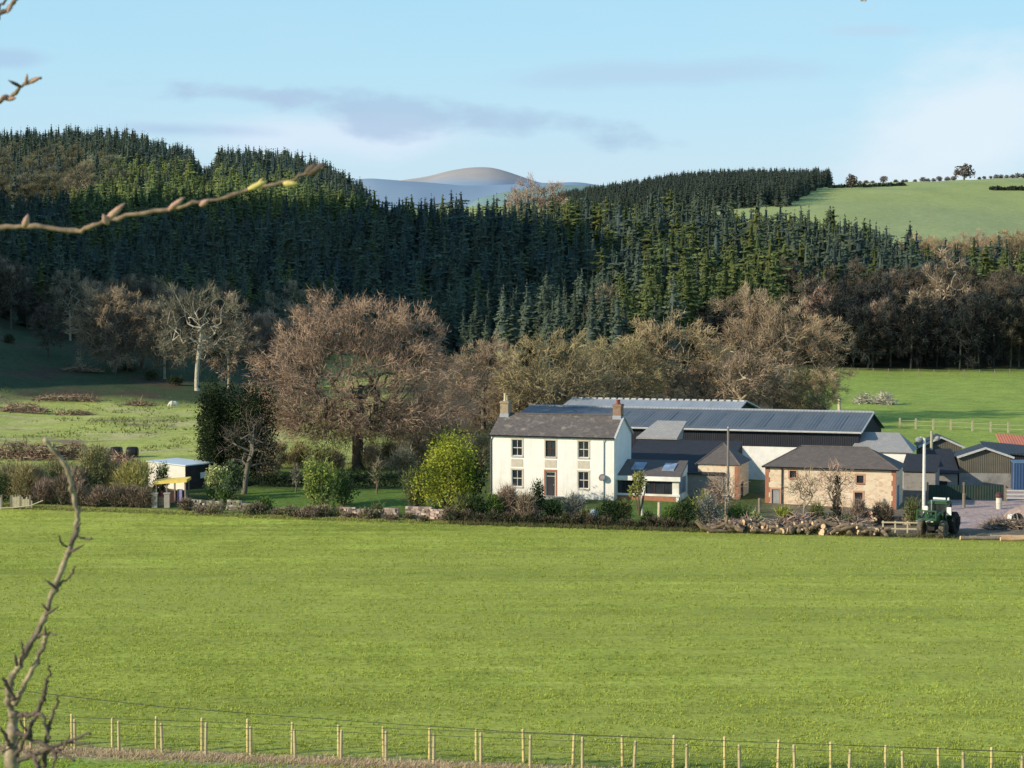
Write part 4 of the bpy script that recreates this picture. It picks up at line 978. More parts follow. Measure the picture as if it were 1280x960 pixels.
# ---- long barn in front, with dark boarding over a white wall
bx_, by_ = W(1075, 205), 205
BLn = 36.5
barn = empty('long_barn', (bx_-BLn*math.cos(ROT), by_-BLn*math.sin(ROT), .6), ROT, 'long low barn with blue grey sheeted roof, dark skylight strips and dark boarded front', 'barn')
be, brg = 5.1, 6.4
b = MB(); b.wall(0, BLn, 3.55, be, 0, [], .1); b.quad((BLn, 0, -1), (BLn, 18, -1), (BLn, 18, 4.2), (BLn, 0, 4.2)); b.add([(BLn, 0, 4.2), (BLn, 18, 4.2), (BLn, 9, brg), (BLn, 0, be)], [(0, 1, 2, 3)])
b.add([(0, 0, -1), (0, 0, be), (0, 9, brg), (0, 18, 4.2), (0, 18, -1)], [(0, 1, 2, 3, 4)]); b.quad((BLn, 18, -1), (0, 18, -1), (0, 18, 4.2), (BLn, 18, 4.2)); b.build('boarding', m_boards, barn)
b = MB(); b.wall(0, BLn, -1, 3.54, .03, [], .1); w_ = b.build('wall', m_white2, barn)
b = MB(); b.box(9, 24.6, -.05, .02, -1, 3.7); b.build('dark_boarding', m_boards, barn)
b = MB(); b.slab([(-.2, -.4, be+.1), (BLn+.3, -.4, be+.1), (BLn+.3, 9, brg+.14), (-.2, 9, brg+.14)], .07); b.slab([(-.2, 9.004, brg+.14), (BLn+.3, 9.004, brg+.14), (BLn+.3, 18.6, 4.3), (-.2, 18.6, 4.3)], .07); rf = b.build('roof', m_roofb, barn)
for i in range(10):
    x = 10.5+i*2.55; b = MB(); s = (brg+.04-be)/9.4
    b.slab([(x, 1.0, be+.125+1.4*s), (x+1.05, 1.0, be+.125+1.4*s), (x+1.05, 7.4, be+.125+7.8*s), (x, 7.4, be+.125+7.8*s)], .02); b.build('rooflight', m_light, rf)
b = MB(); b.tube([(-.2, -.46, be+.05), (BLn+.3, -.46, be+.05)], .1, 6); b.build('gutter', m_trim, rf)
b = MB()
b.tube([(BLn+.33, -.4, be+.12), (BLn+.33, 9, brg+.16)], .09, 5); b.build('verge_trim', m_trim, rf)
b = MB(); b.tube([(-.2, 9, brg+.2), (BLn+.3, 9, brg+.2)], .13, 6); b.build('ridge_cap', m_roofa, rf)
# hipped extension at its right end
ex = bld('barn_extension', 1066, 204.0, .55, 'pale grey roofed extension with white wall at the right end of the long barn', 'shed')
solid_walls(ex, 5.6, 4, 3.55, m_white2); b = MB(); b.slab([(-.15, -.3, 3.55), (6.0, -.3, 3.55), (4.2, 3.6, 5.1), (.5, 3.6, 5.1)], .1); b.add([(6.0, -.3, 3.55), (6.0, 4.0, 3.55), (4.2, 3.6, 5.1)], [(0, 1, 2)]); b.add([(-.15, -.3, 3.53), (.5, 3.6, 5.08), (-.15, 3.6, 3.53)], [(0, 1, 2)])
b.build('roof', m_slate_lt, ex)
# ---- far barn with the pale roof
fb = empty('far_barn', (W(918, 228)-20.5*math.cos(ROT), 228-20*math.sin(ROT), 1.0), ROT, 'far barn whose pale bluish roof shows above the long barn', 'barn')
b = MB(); b.wall(0, 20, -1, 4.6, 0, [], .1); b.add([(20, 0, -1), (20, 16, -1), (20, 16, 4.6), (20, 8, 5.8), (20, 0, 4.6)], [(0, 1, 2, 3, 4)]); b.add([(0, 0, -1), (0, 0, 4.6), (0, 8, 5.8), (0, 16, 4.6), (0, 16, -1)], [(0, 1, 2, 3, 4)]); b.quad((20, 16, -1), (0, 16, -1), (0, 16, 4.6), (20, 16, 4.6)); b.build('wall', m_boards, fb)
b = MB(); b.slab([(-.2, -.5, 4.65), (20.3, -.5, 4.65), (20.3, 8, 5.95), (-.2, 8, 5.95)], .08); b.slab([(-.2, 8.004, 5.95), (20.3, 8.004, 5.95), (20.3, 16.5, 4.65), (-.2, 16.5, 4.65)], .08); rf = b.build('roof', m_roofa, fb)
b = MB(); b.tube([(20.36, -.5, 4.65), (20.36, 8, 5.97), (20.36, 16.5, 4.65)], .12, 5); b.build('verge_trim', m_trim, rf)
b = MB()
for i in range(26): b.box(-.1+i*.79, .42+i*.79, 7.75, 8.25, 5.92, 6.08)
b.build('ridge_cap', m_trim, rf)

# ---- small pyramid roofed building
FLn, FD = 3.8, 5.2
py_ = empty('pyramid_building', (W(924, 192)-FLn*math.cos(ROT), 192-FLn*math.sin(ROT), .3), ROT, 'small square stone building with pyramid slate roof in front of the barn', 'building')
solid_walls(py_, FLn, FD, 3.45, m_stone)
hip_roof(py_, FLn, FD, 3.45, 5.25, m_slate_br, .22, 2.5, m_slate_br)
b = MB(); b.box(3.45, FLn+.02, -.033, .01, -.5, 3.3); b.build('quoins', m_red, py_)
b = MB(); b.box(FLn+.003, FLn+.05, 1.2, 2.3, -.5, 1.7); b.build('door', m_boards, py_)
# ---- stone cottage-like range
SL, SD, SE = 11.9, 5.4, 3.35
st_ = empty('stone_barn', (W(1122, 187)-SL*math.cos(ROT), 187-SL*math.sin(ROT), .42), ROT, 'long two storey sandstone barn with brown hipped slate roof and red quoins', 'barn')
sh = [(2.25, 2.85, 2.35, 3.0), (8.35, 8.98, 2.05, 2.75), (.62, 1.35, -.3, 1.25), (8.2, 8.9, .1, 1.2)]
solid_walls(st_, SL, SD, SE, m_stone, sh); rf = hip_roof(st_, SL, SD, SE, 5.1, m_slate_br, .28, 2.9, m_slate_br)
for a, b_, c_, d_ in sh[:2]: window(st_, (a+b_)/2, c_, b_-a, d_-c_, 0, m_framed, False, True, surround=m_red)
b = MB(); b.box(.66, 1.31, .08, .13, -.3, 1.22); b.build('door', m_pipe, st_)
b = MB(); n_ = 24; cx, cz, rr = 8.55, .72, .36
b.box(8.2, 8.9, .08, .13, .1, 1.2); o = b.build('window', m_framed, st_); b = MB(); b.box(8.27, 8.83, .074, .078, .17, 1.13); b.build('pane', m_glass, o)
for x in (-.01, SL-.42):
    b = MB()
    for k in range(8):
        w_ = .42 if k % 2 else .3; x0 = x if x < 1 else SL+.01-w_
        b.box(x0, x0+w_, -.03, .008, -.4+k*.46, -.4+k*.46+.46, 0)
    b.build('quoins', m_red, st_)
for a, b_, c_, d_ in sh:
    b = MB(); b.box(a-.16, a-.003, -.028, .01, c_, d_+.002); b.box(b_+.003, b_+.16, -.028, .01, c_, d_+.002); b.box(a-.16, b_+.16, -.031, .012, d_, d_+.17)
    b.build('margin', m_pink, st_)
b = MB(); b.tube([(1.55, -.1, SE-.05), (1.55, -.1, -.6)], .06, 6); b.build('downpipe', m_black, st_); b = MB(); b.tube([(-.25, -.31, SE-.03), (SL+.25, -.31, SE-.03)], .06, 6); b.build('gutter', m_black, rf)
b = MB(); b.box(SL+.003, SL+.06, 1.0, 2.2, -.5, 1.8); b.build('door', M('blue_door', (.20, .25, .36), (.15, .19, .28), 3, .6), st_)
# small stone lean-to right of the stone barn
sl_ = bld('stone_lean_to', 1131, 197, .3, 'low dark roofed outhouse in the shade right of the stone barn', 'shed'); solid_walls(sl_, 3.0, 4, 2.5, m_greyst); b = MB(); b.slab([(-.2, -.25, 2.5), (3.2, -.25, 2.5), (3.2, 4.2, 3.7), (-.2, 4.2, 3.7)], .1); b.build('roof', m_slate_dk, sl_)

# ---- sheds on the right
def shed(name, px0, px1, Y, z, D, he, hr, label, upper, lower, split, roofm, fascia=m_trim, rot=R(-6)):
    L = (px1-px0)*Y/FL; s = bld(name, px0, Y, z, label, 'shed', rot)
    # gable end faces the lane
    b = MB(); zs = split
    b.add([(0, 0, zs), (L, 0, zs), (L, 0, he), (L/2, 0, hr), (0, 0, he)], [(0, 1, 2, 3, 4)]); b.add([(L, D, -1), (0, D, -1), (0, D, he), (L/2, D, hr), (L, D, he)], [(0, 1, 2, 3, 4)])
    b.quad((0, D, -1), (0, 0, -1), (0, 0, he), (0, D, he)); b.quad((L, 0, -1), (L, D, -1), (L, D, he), (L, 0, he)); b.build('cladding', upper, s)
    if lower: b = MB(); b.box(0, L, -.06, .05, -1, zs-.004); b.build('lower_wall', lower, s)
    b = MB(); b.slab([(-.25, -.25, he-.06), (L/2, -.25, hr+.08), (L/2, D+.2, hr+.08), (-.25, D+.2, he-.06)], .09); b.slab([(L/2+.003, -.25, hr+.08), (L+.25, -.25, he-.06), (L+.25, D+.2, he-.06), (L/2+.003, D+.2, hr+.08)], .09); rf = b.build('roof', roofm, s)
    if fascia:
        b = MB(); b.tube([(-.25, -.3, he-.1), (L/2, -.3, hr+.04), (L+.25, -.3, he-.1)], .14, 4); b.build('fascia', fascia, rf)
    return s
m_ybr = M_corr('brown_boarding', (.165, .15, .115), (.12, .11, .085), 0, .18, .8, .15); m_roofd = M_corr('dark_sheet', (.05, .055, .065), (.038, .042, .05), 0, .35, .6, .3)
shed('boarded_shed', 1201, 1265, 204, .3, 4.5, 3.2, 4.0, 'gabled shed with brown boarded end, pale verge and concrete lower wall', m_ybr, m_conc, 1.55, m_roofd)
shed('rear_shed', 1152, 1203, 216, .5, 4.5, 3.0, 3.9, 'smaller dark gabled shed with pale verge, left of and behind the brown boarded shed', m_ybr, None, -1, m_roofd)
ds = bld('dark_lean_to', 1160, 202.5, .3, 'long lean-to with black roof and stone front, left of the brown boarded shed', 'shed', R(-6)); solid_walls(ds, 3.0, 5, 1.75, m_greyst); b = MB(); b.box(1.1, 2.0, -.03, .01, .2, .9); b.build('opening', m_black, ds); b = MB(); b.slab([(-.3, -.3, 1.75), (3.15, -.3, 1.75), (3.0, 6, 3.6), (.1, 6, 3.6)], .1); b.build('roof', m_slate_dk, ds)
tr = bld('dark_roof_shed', 1238, 219, .6, 'flat looking shed with dark roof behind the brown boarded shed', 'shed', R(-6)); solid_walls(tr, 4.2, 5, 1.9, m_boards); b = MB(); b.slab([(-.3, -.3, 2.1), (4.4, -.3, 1.75), (4.4, 5.2, 2.35), (-.3, 5.2, 2.75)], .12); b.build('roof', m_roofd, tr)
og = bld('orange_roof_shed', 1256, 226, .6, 'shed with bright orange red roof at the right edge of the yard', 'shed', R(-6)); solid_walls(og, 6, 4, 1.8, m_greyst); b = MB(); b.slab([(-.3, -.3, 2.2), (6.3, -.3, 1.85), (6.3, 4.3, 2.7), (-.3, 4.3, 3.1)], .12); b.build('roof', M_corr('orange_sheet', (.72, .24, .12), (.6, .19, .1), 0, .3, .6), og)
bc = bld('shipping_container', 1269, 201, .25, 'deep blue shipping container cut by the right edge of the photo', 'container', R(-8))
b = MB(); b.box(0, 6, 0, 2.4, .12, 2.85); b.build('body', M_corr('blue_steel', (.035, .085, .19), (.028, .065, .15), 0, .28, .5, .4), bc); b = MB(); b.box(-.04, 6.04, -.04, 2.44, 2.852, 2.98); b.box(-.04, .1, -.05, -.004, .1, 2.85); b.box(5.9, 6.04, -.05, -.004, .1, 2.85); b.build('frame', M('blue_edge', (.12, .2, .3), (.1, .16, .25), 3), bc)
# green sheeted gates that close the yard
gg = bld('sheeted_gate', 1163, 193.5, .25, 'dark green sheeted double gate across the back of the yard', 'gate', R(-4))
for i, (a, c_) in enumerate(((0, 3.15), (3.3, 6.9))):
    b = MB(); b.box(a, c_, 0, .04, .12, 1.5); b.build('gate_panel', M_corr('green_sheet', (.022, .05, .038), (.016, .038, .03), 0, .25, .7), gg)
for x in (-.1, 3.22, 7.0):
    b = MB(); b.box(x-.08, x+.08, -.05, .1, -.4, 1.75); b.build('gate_post', m_bark2, gg)
# ---- poles
def pole(px, pyt, Y, r0, r1, mat, name, label, cat):
    p = G(px, Y, 0); e = empty(name, p, 0, label, cat); h = EYE-(pyt-340)*Y/FL-p.z
    b = MB(); b.tube([(0, 0, -.6), (0, 0, h*.5), (0, 0, h)], [r0, (r0+r1)/2, r1], 10); b.build('pole', mat, e); return e, h
e, h = pole(911, 535, 180, .13, .10, M('pole_wood', (.25, .225, .205), (.17, .155, .14), 5, .9, .1, stretch=(1, 1, .15)), 'utility_pole', 'plain grey wooden pole in front of the small pyramid roofed building', 'pole')
b = MB(); b.tube([(0, 0, h), (0, 0, h+.1)], [.12, .05], 10); b.build('pole_cap', m_lead, e)
for k in range(2): b = MB(); b.box(-.05, .05, -.19, -.11, 1.6+k*.5, 1.9+k*.5); b.build('sign_plate', m_trim, e)
e, h = pole(1157, 548, 186, .155, .13, M('white_pole', (.82, .80, .74), (.70, .68, .62), 3, .6), 'lamp_post', 'thick white lamp post behind the tractor', 'lamp post')
b = MB(); b.tube([(0, 0, h-.25), (-.1, -.05, h+.05), (-.35, -.1, h+.1), (-.5, -.1, h-.05)], .05, 6); b.build('arm', _mats['white_pole'], e)
b = MB(); b.lathe([(.1, .16), (.24, .1), (.3, -.05), (.28, -.1), (.05, -.1)], 12, mat=Matrix.Translation((-.55, -.12, h-.1)) @ Matrix.Rotation(R(35), 4, 'X')); b.build('lamp_head', m_pipe, e)
e, h = pole(1166, 539, 208, .17, .14, M('yellowish_pole', (.46, .44, .30), (.36, .34, .24), 4, .8), 'floodlight_pole', 'pale timber pole with a floodlight, standing farther back than the white lamp post', 'pole')
b = MB(); b.tube([(0, 0, h-.7), (.45, -.1, h-.75)], .04, 6); b.build('arm', m_pipe, e); b = MB(); b.lathe([(.08, .2), (.2, .12), (.28, -.06), (.05, -.1)], 12, mat=Matrix.Translation((.58, -.15, h-.72)) @ Matrix.Rotation(R(60), 4, 'X')); b.build('lamp_head', m_pipe, e)

# ---- cabin on the left with the little yellow topped shelter and gate pillars
cb_ = empty('cabin', (W(230, 195)-4.3*math.cos(R(-27)), 195-4.3*math.sin(R(-27)), 1.0), R(-27), 'cream walled portable cabin with flat pale blue roof left of the dark yew', 'cabin')
CL, CD = 4.3, 4.6
b = MB(); b.wall(0, CL, -.4, 2.35, 0, [], .1); b.quad((0, CD, -.4), (0, 0, -.4), (0, 0, 2.6), (0, CD, 2.6)); b.add([(0, 0, 2.35), (CL, 0, 2.35), (0, 0, 2.6)], [(0, 1, 2)]); b.build('front_wall', M('cream_panel', (.82, .76, .65), (.72, .66, .56), 1.2, .7), cb_)
b = MB(); b.quad((CL, 0, -.4), (CL, CD, -.4), (CL, CD, 2.35), (CL, 0, 2.35)); b.quad((CL, CD, -.4), (0, CD, -.4), (0, CD, 2.6), (CL, CD, 2.35)); b.build('side_wall', M('shaded_panel', (.05, .045, .045), (.035, .03, .03), 2, .8), cb_)  # end and back walls coloured near black for the shade on them
b = MB(); b.slab([(-.12, -.12, 2.70), (CL+.12, -.12, 2.46), (CL+.12, CD+.1, 2.36), (-.12, CD+.1, 2.60)], .1); b.build('roof', M('pale_blue_roof', (.74, .79, .82), (.62, .70, .76), 1.5, .35, .5), cb_)
b = MB(); b.box(CL+.003, CL+.05, 2.4, 3.6, 1.0, 1.55); b.build('window', m_white2, cb_)
b = MB(); b.box(.5, CL-.4, -.5, -.02, -.4, .12); b.build('trough_planter', M('yellow_timber', (.66, .47, .10), (.52, .37, .08), 3, .7), cb_)
ys_ = empty('yellow_shelter', G(193, 187), R(-8), 'little open shelter with flat yellow board roof on grey posts in front of the cabin', 'shelter')
m_yel = M('yellow_boards', (.88, .66, .16), (.74, .54, .12), 3, .7)
b = MB(); b.slab([(-.15, -.1, 1.95), (2.9, -.1, 2.18), (2.9, 1.3, 2.3), (-.15, 1.3, 2.07)], .26); b.build('roof', m_yel, ys_)
for x, y in ((.02, .05), (1.0, .05), (1.75, .05), (2.7, .1), (.02, 1.1), (2.7, 1.2)):
    b = MB(); b.box(x-.06, x+.06, y-.06, y+.06, -.4, 1.7+x*.07); b.build('post', m_bark2, ys_)
b = MB(); b.box(.15, 2.6, .5, .56, -.2, 1.1); b.build('back_board', m_framed, ys_)
b = MB(); b.box(1.95, 2.35, .2, .45, .15, 1.25); b.build('hanging_cloth', M('lilac_cloth', (.40, .32, .50), (.3, .24, .4), 4), ys_)
for i, px in enumerate((191.5, 207)):
    e = empty('gate_pillar', G(px, 184.6), 0, 'squat grey stone gate pillar, '+('left' if i == 0 else 'right')+' of the pair below the yellow roofed shelter', 'pillar', None)
    b = MB(); b.box(-.24, .24, -.24, .24, -.4, 1.2); b.build('shaft', M('pillar_stone', (.46, .41, .35), (.34, .30, .26), 3, .9, .1), e); b = MB(); b.box(-.29, .29, -.29, .29, 1.203, 1.32); b.build('cap', _mats['pillar_stone'], e)
gt = empty('wicket_gate', G(194.5, 184.6), 0, 'low dark wicket gate between the two squat stone pillars', 'gate')
b = MB()
for k in range(6): b.box(.02+k*.14, .10+k*.14, 0, .03, .1, .95)
b.box(0, .82, .032, .06, .25, .33); b.box(0, .82, .032, .06, .75, .83); b.build('pickets', m_bark2, gt)

# ---- board fence at the left edge
bf = empty('board_fence', G(-6, 183.6), R(3), 'pale weathered board fence with white end post at the left edge of the field', 'fence')
for x in (.35, 1.2, 2.0, 2.85):
    b = MB(); b.box(x-.08, x+.08, -.07, .07, -.4, 1.25); b.build('post', m_bark2, bf)
b = MB()
for k in range(13): b.box(1.25+k*.14, 1.37+k*.14, -.05, -.02, .12, 1.1+.25*rnd.random()-.03*k)
b.build('boards', m_cream, bf)
b = MB(); b.box(-.4, .25, -.07, -.03, -.1, 1.05); b.build('end_board', m_white2, bf)
b = MB(); b.tube([(.3, -.1, .1), (1.5, -.1, .14), (2.9, -.05, .3), (4.0, 0, .75)], .05, 6); b.build('rail', m_cream, bf)

# ---- stone garden walls: every stone shaped, one mesh for each wall
def stone_wall(name, px0, px1, Y0, Y1, h, label, seed, tones, gaps=()):
    r = np.random.default_rng(seed); a = G(px0, Y0); d = G(px1, Y1); L = (d-a).length; ang = math.atan2(d.y-a.y, d.x-a.x)
    e = empty(name, a, ang, label, 'wall'); b = MB(); z = -.35
    while z < h:
        hh = r.uniform(.12, .24); x = r.uniform(-.2, 0)
        while x < L:
            w = r.uniform(.16, .5); top = h*(.8+.22*math.sin(x*.7+seed)+.1*math.sin(x*2.1))
            if not any(g0 < x < g1 for g0, g1 in gaps) and z < top:
                t = tones[int(r.integers(len(tones)))]; k = r.uniform(.55, 1.25)
                mt = Matrix.Translation((x+w/2, r.normal()*.04, z+hh/2)) @ Matrix.Rotation(r.normal()*.10, 4, 'Y') @ Matrix.Rotation(r.normal()*.25, 4, 'Z')
                dep = r.uniform(.16, .24); b.box(-w/2*.97, w/2*.93, -dep, dep, -hh/2*.96, hh/2*.96, 0, tuple(min(1, q*k) for q in t), mt)
            x += w
        z += hh
    base = e.location.z
    o = b.build('stones', m_bark, e)
    for v in o.data.vertices:
        wx = e.location.x+v.co.x*math.cos(ang); wy = e.location.y+v.co.x*math.sin(ang); v.co.z += gz(wx, wy)-base
    return e
warm = [(.52, .42, .33), (.60, .50, .40), (.44, .34, .27), (.36, .28, .22), (.56, .40, .32)]; cold = [(.28, .25, .2), (.40, .36, .29), (.18, .16, .12), (.22, .23, .13)]
stone_wall('stone_wall', 425, 566, 180.2, 178.9, .95, 'warm coloured tumbledown stone wall with gaps at the field edge in front of the lawn', 3, warm, [(2.2, 2.6), (5.0, 5.5)])
stone_wall('stone_wall', 236, 345, 185.0, 182.2, .8, 'grey lichened low stone wall at the field edge right of the yellow roofed shelter', 5, cold, [(3.1, 3.5)])
stone_wall('stone_wall', 346, 424, 182.0, 180.4, .45, 'lowest brown crumbled stretch of stone wall between the grey and the warm coloured walls', 7, [(.25, .2, .15), (.33, .26, .2), (.2, .17, .12)])
stone_wall('garden_wall', 1084, 1142, 178.6, 176.6, 1.05, 'pale sunlit stone wall below the stone barn, beside the tractor', 9, [(.66, .55, .40), (.72, .62, .47), (.58, .46, .34), (.52, .33, .24)])
stone_wall('stone_wall', 1018, 1084, 180, 178.8, .5, 'low dull stone wall behind the log pile in front of the stone barn', 12, cold)

# ---- hurdle of cream rails, single posts, beams, bin
hu = empty('rail_hurdle', G(1106, 171.6), R(-8), 'cream two railed hurdle left of the tractor wheels', 'fence')
for x in (0, 1.0, 2.0, 3.0):
    b = MB(); b.box(x-.06, x+.06, -.05, .05, -.3, 1.0); b.build('post', m_cream, hu)
for z in (.3, .82):
    b = MB(); b.box(-.1, 3.1, -.08, -.052, z, z+.12); b.build('rail', m_cream, hu)
for px, Y, lab in ((951, 184, 'stout grey post alone left of the stone barn'), (1207.5, 188.5, 'slim pale post in the yard before the sheeted gate')):
    e = empty('post', G(px, Y), 0, lab, 'post'); b = MB(); b.lathe([(.15, -.4), (.15, 1.2), (.12, 1.3), (.02, 1.32)], 8); b.build('shaft', m_bark2, e)
bn = empty('bin', G(1251.5, 187.5), 0, 'pale drum topped with a dark lid at the back of the yard', 'bin')
b = MB(); b.lathe([(.24, 0), (.25, .05), (.26, .5), (.28, .55), (.28, .6), (.27, 1.0), (.30, 1.05)], 14); b.build('drum', M('pale_drum', (.70, .66, .55), (.58, .54, .45), 3, .7), bn); b = MB(); b.lathe([(.36, 1.053), (.38, 1.15), (.34, 1.35), (.2, 1.5), (.02, 1.54)], 14); b.build('lid', m_framed, bn)
for k, (px, py_l) in enumerate(((1262, 0), (1262, 1))): pass
fg = empty('field_gate', G(1261, 192), R(-6), 'pale wooden rail gate at the right edge, under the blue container', 'gate')
for z in (.35, .7, 1.05): b = MB(); b.box(0, 3.4, 0, .05, z, z+.13); b.build('rail', m_trim, fg)
for x in (0, 1.7, 3.4): b = MB(); b.box(x-.06, x+.06, .053, .14, -.3, 1.35); b.build('post', m_bark2, fg)
def heap(name, px, Y, rx, ry, h, mat, label, cat, seed):
    r = np.random.default_rng(seed); V = []; n = 22; k = 12; F = []
    for i in range(k):
        t = i/(k-1)
        for j in range(n):
            a = 6.283*j/n; rr = math.sin(t*1.57)*(1+.12*math.sin(3*a+seed)+.05*r.normal()); V.append((rx*rr*math.cos(a), ry*rr*math.sin(a), h*math.cos(t*1.57)**1.2*(1+.06*r.normal())-.08*t))
    F = [(i*n+j, i*n+(j+1) % n, (i+1)*n+(j+1) % n, (i+1)*n+j) for i in range(k-1) for j in range(n)]
    b = MB(); b.add(V, F); o = b.build(name, mat, None, True); o.location = G(px, Y); tag(o, label, cat)
heap('earth_heap', 1292, 182.5, 2.4, 1.5, 1.0, M('pink_earth', (.44, .33, .28), (.34, .25, .21), 2.5, .95, .05, bstr=.6, bdist=.08), 'heap of pinkish earth cut by the right edge of the photo', 'heap', 3)
b = MB(); b.tube([(-.42, 0, .42), (.42, 0, .42)], [.3, .3], 14); b.tube([(-.44, 0, .42), (-.46, 0, .42)], [.3, .05], 14); o = b.build('barrel', m_white2); o.location = G(1270, 178.6); o.rotation_euler = (0, 0, R(35)); tag(o, 'white barrel lying at the foot of the pink earth heap', 'barrel')
b = MB(); n = 20
for i in range(n): pass
prof = [(.28, -.1), (.45, -.12), (.52, -.07), (.52, .07), (.45, .12), (.28, .1), (.26, 0), (.28, -.1)]
b.lathe(prof, 20, mat=Matrix.Translation((0, 0, .5)) @ Matrix.Rotation(R(80), 4, 'X')); o = b.build('tyre', m_black); o.location = G(1275, 176.6); o.rotation_euler = (0, 0, R(-15)); tag(o, 'black tyre propped beside the white barrel', 'tyre')

# ---- tractor
trc = empty('tractor', G(1176, 170.3, .02), 0, 'green tractor with raised front loader parked at the field edge', 'tractor')
fwd = Vector((-.5, -.866, 0)); trc.rotation_euler = (0, 0, math.atan2(fwd.y, fwd.x)-math.pi/2)     # local +y is forward
m_green = M('tractor_green', (.022, .085, .028), (.016, .06, .022), 3, .4, .4); m_dust = M('dusty_tyre', (.20, .17, .13), (.10, .085, .07), 4, .95, .05); m_tyre = M('tyre_rubber', (.035, .033, .03), (.025, .024, .022), 4, .9); m_yrim = M('yellow_rim', (.60, .46, .06), (.48, .36, .05), 4, .5)
b = MB(); b.box(-.36, .36, .35, 2.0, 1.0, 1.72); b.add([(-.36, 2.003, 1.0), (.36, 2.003, 1.0), (.36, 2.003, 1.66), (-.36, 2.003, 1.66), (-.3, 2.25, 1.05), (.3, 2.25, 1.05), (.3, 2.2, 1.5), (-.3, 2.2, 1.5)], [(0, 1, 5, 4), (1, 2, 6, 5), (2, 3, 7, 6), (3, 0, 4, 7), (4, 5, 6, 7)])
hood = b.build('bonnet', m_green, trc); b = MB(); b.box(-.26, .26, 2.26, 2.28, 1.08, 1.42); b.build('grille', m_black, hood)
for s in (-.2, .2): b = MB(); b.box(s-.1, s+.1, 2.285, 2.31, 1.26, 1.4); b.build('headlight', m_white2, hood)
b = MB(); b.box(-.28, .28, -1.0, 1.9, .55, .99); b.build('chassis', m_black, trc)
b = MB()
for x, y in ((-.72, .3), (.72, .3), (-.78, -1.0), (.78, -1.0)): b.tube([(x, y, 1.25), (x*.94, y*.93, 2.55)], .05, 6)
b.box(-.78, .78, -1.0, .3, 1.0, 1.28); cab_ = b.build('cab', m_green, trc)
b = MB(); b.box(-.7, .7, .29, .30, 1.3, 2.5); b.box(-.7, .7, -1.0, -.99, 1.3, 2.5); b.box(.71, .72, -.95, .26, 1.3, 2.5); b.box(-.72, -.71, -.95, .26, 1.3, 2.5); b.build('glass', m_glass, cab_)
b = MB(); b.box(-.82, .82, -1.1, .4, 2.55, 2.68); b.box(-.72, .72, -1.0, .3, 2.683, 2.8); b.build('roof', m_green, cab_)
b = MB(); b.lathe([(.09, 2.8), (.09, 2.95), (.06, 3.0)], 10, mat=Matrix.Translation((-.55, -.8, 0))); b.box(-.3, .75, -.95, -.75, 2.82, 2.96); b.build('beacon_bar', m_white2, cab_)
for s in (-1, 1):
    b = MB(); b.box(s*1.0-.19, s*1.0+.19, .38, .42, 1.7, 2.35); b.tube([(s*.75, .3, 2.2), (s*1.0, .38, 2.2)], .02, 5); b.build('mirror', m_white2, cab_)
    b = MB(); b.add([(s*.62, -1.75, 1.2), (s*1.15, -1.75, 1.2), (s*1.15, -.95, 1.82), (s*.62, -.95, 1.82), (s*1.15, -.2, 1.5), (s*.62, -.2, 1.5)], [(0, 1, 2, 3), (3, 2, 4, 5)]); b.build('mudguard', m_green, trc)
def wheel(x, y, r, w):
    m0 = Matrix.Translation((x, y, r)) @ Matrix.Rotation(R(90), 4, 'Y'); b = MB()
    b.lathe([(r*.55, -w/2), (r*.9, -w/2), (r, -w*.34), (r, w*.34), (r*.9, w/2), (r*.55, w/2), (r*.5, 0), (r*.55, -w/2)], 28, mat=m0)
    for k in range(20):
        a = 6.283*k/20
        for sgn in (-1, 1): b.box(-.035, .035, .02*sgn, sgn*w*.46, r*.985, r*1.045, 0, None, Matrix.Translation((x, y, r)) @ Matrix.Rotation(a+.08*sgn, 4, 'X') @ Matrix.Rotation(R(90), 4, 'Z') @ Matrix.Rotation(sgn*.5, 4, 'Z'))
    e = empty('wheel', (0, 0, 0)); e.parent = trc
    b.build('tyre', m_dust if y > 0 else m_tyre, e); b = MB(); b.lathe([(r*.56, -w*.2), (r*.5, -w*.3), (r*.2, -w*.15), (r*.12, -w*.36), (.01, -w*.36)], 20, mat=m0); b.lathe([(r*.56, w*.2), (r*.5, w*.3), (r*.2, w*.15), (r*.12, w*.36), (.01, w*.36)], 20, mat=m0); b.build('rim', m_yrim, e)
for s in (-1, 1): wheel(s*.92, 1.55, .66, .46); wheel(s*.95, -1.0, .9, .56)
b = MB(); b.tube([(-.5, .5, .95), (-.5, .5, 2.0)], .07, 6); b.tube([(.5, .5, .95), (.5, .5, 2.0)], .07, 6)
for s in (-.62, .62): b.tube([(s, .45, 2.0), (s, 1.6, 1.95), (s, 2.6, 1.55), (s, 3.1, 1.9)], [.08, .09, .08, .07], 6)
b.tube([(-.62, 2.6, 1.55), (.62, 2.6, 1.55)], .06, 6); ld = b.build('front_loader', m_green, trc)
b = MB(); b.box(-.85, .85, 3.1, 3.17, 1.5, 1.66); b.box(-.85, .85, 3.1, 3.17, 2.2, 2.32); b.box(-.85, -.72, 3.1, 3.17, 1.66, 2.2); b.box(.72, .85, 3.1, 3.17, 1.66, 2.2); b.box(-.08, .08, 3.1, 3.17, 1.66, 2.2); b.build('pallet_carriage', m_green, ld)
for s in (-.4, .4): b = MB(); b.box(s-.08, s+.08, 3.17, 4.3, 1.5, 1.57); b.build('fork', m_pipe, ld)
b = MB(); b.tube([(.42, .6, 1.7), (.42, .6, 2.75), (.46, .5, 2.85)], .05, 8); b.build('exhaust', m_pipe, trc)
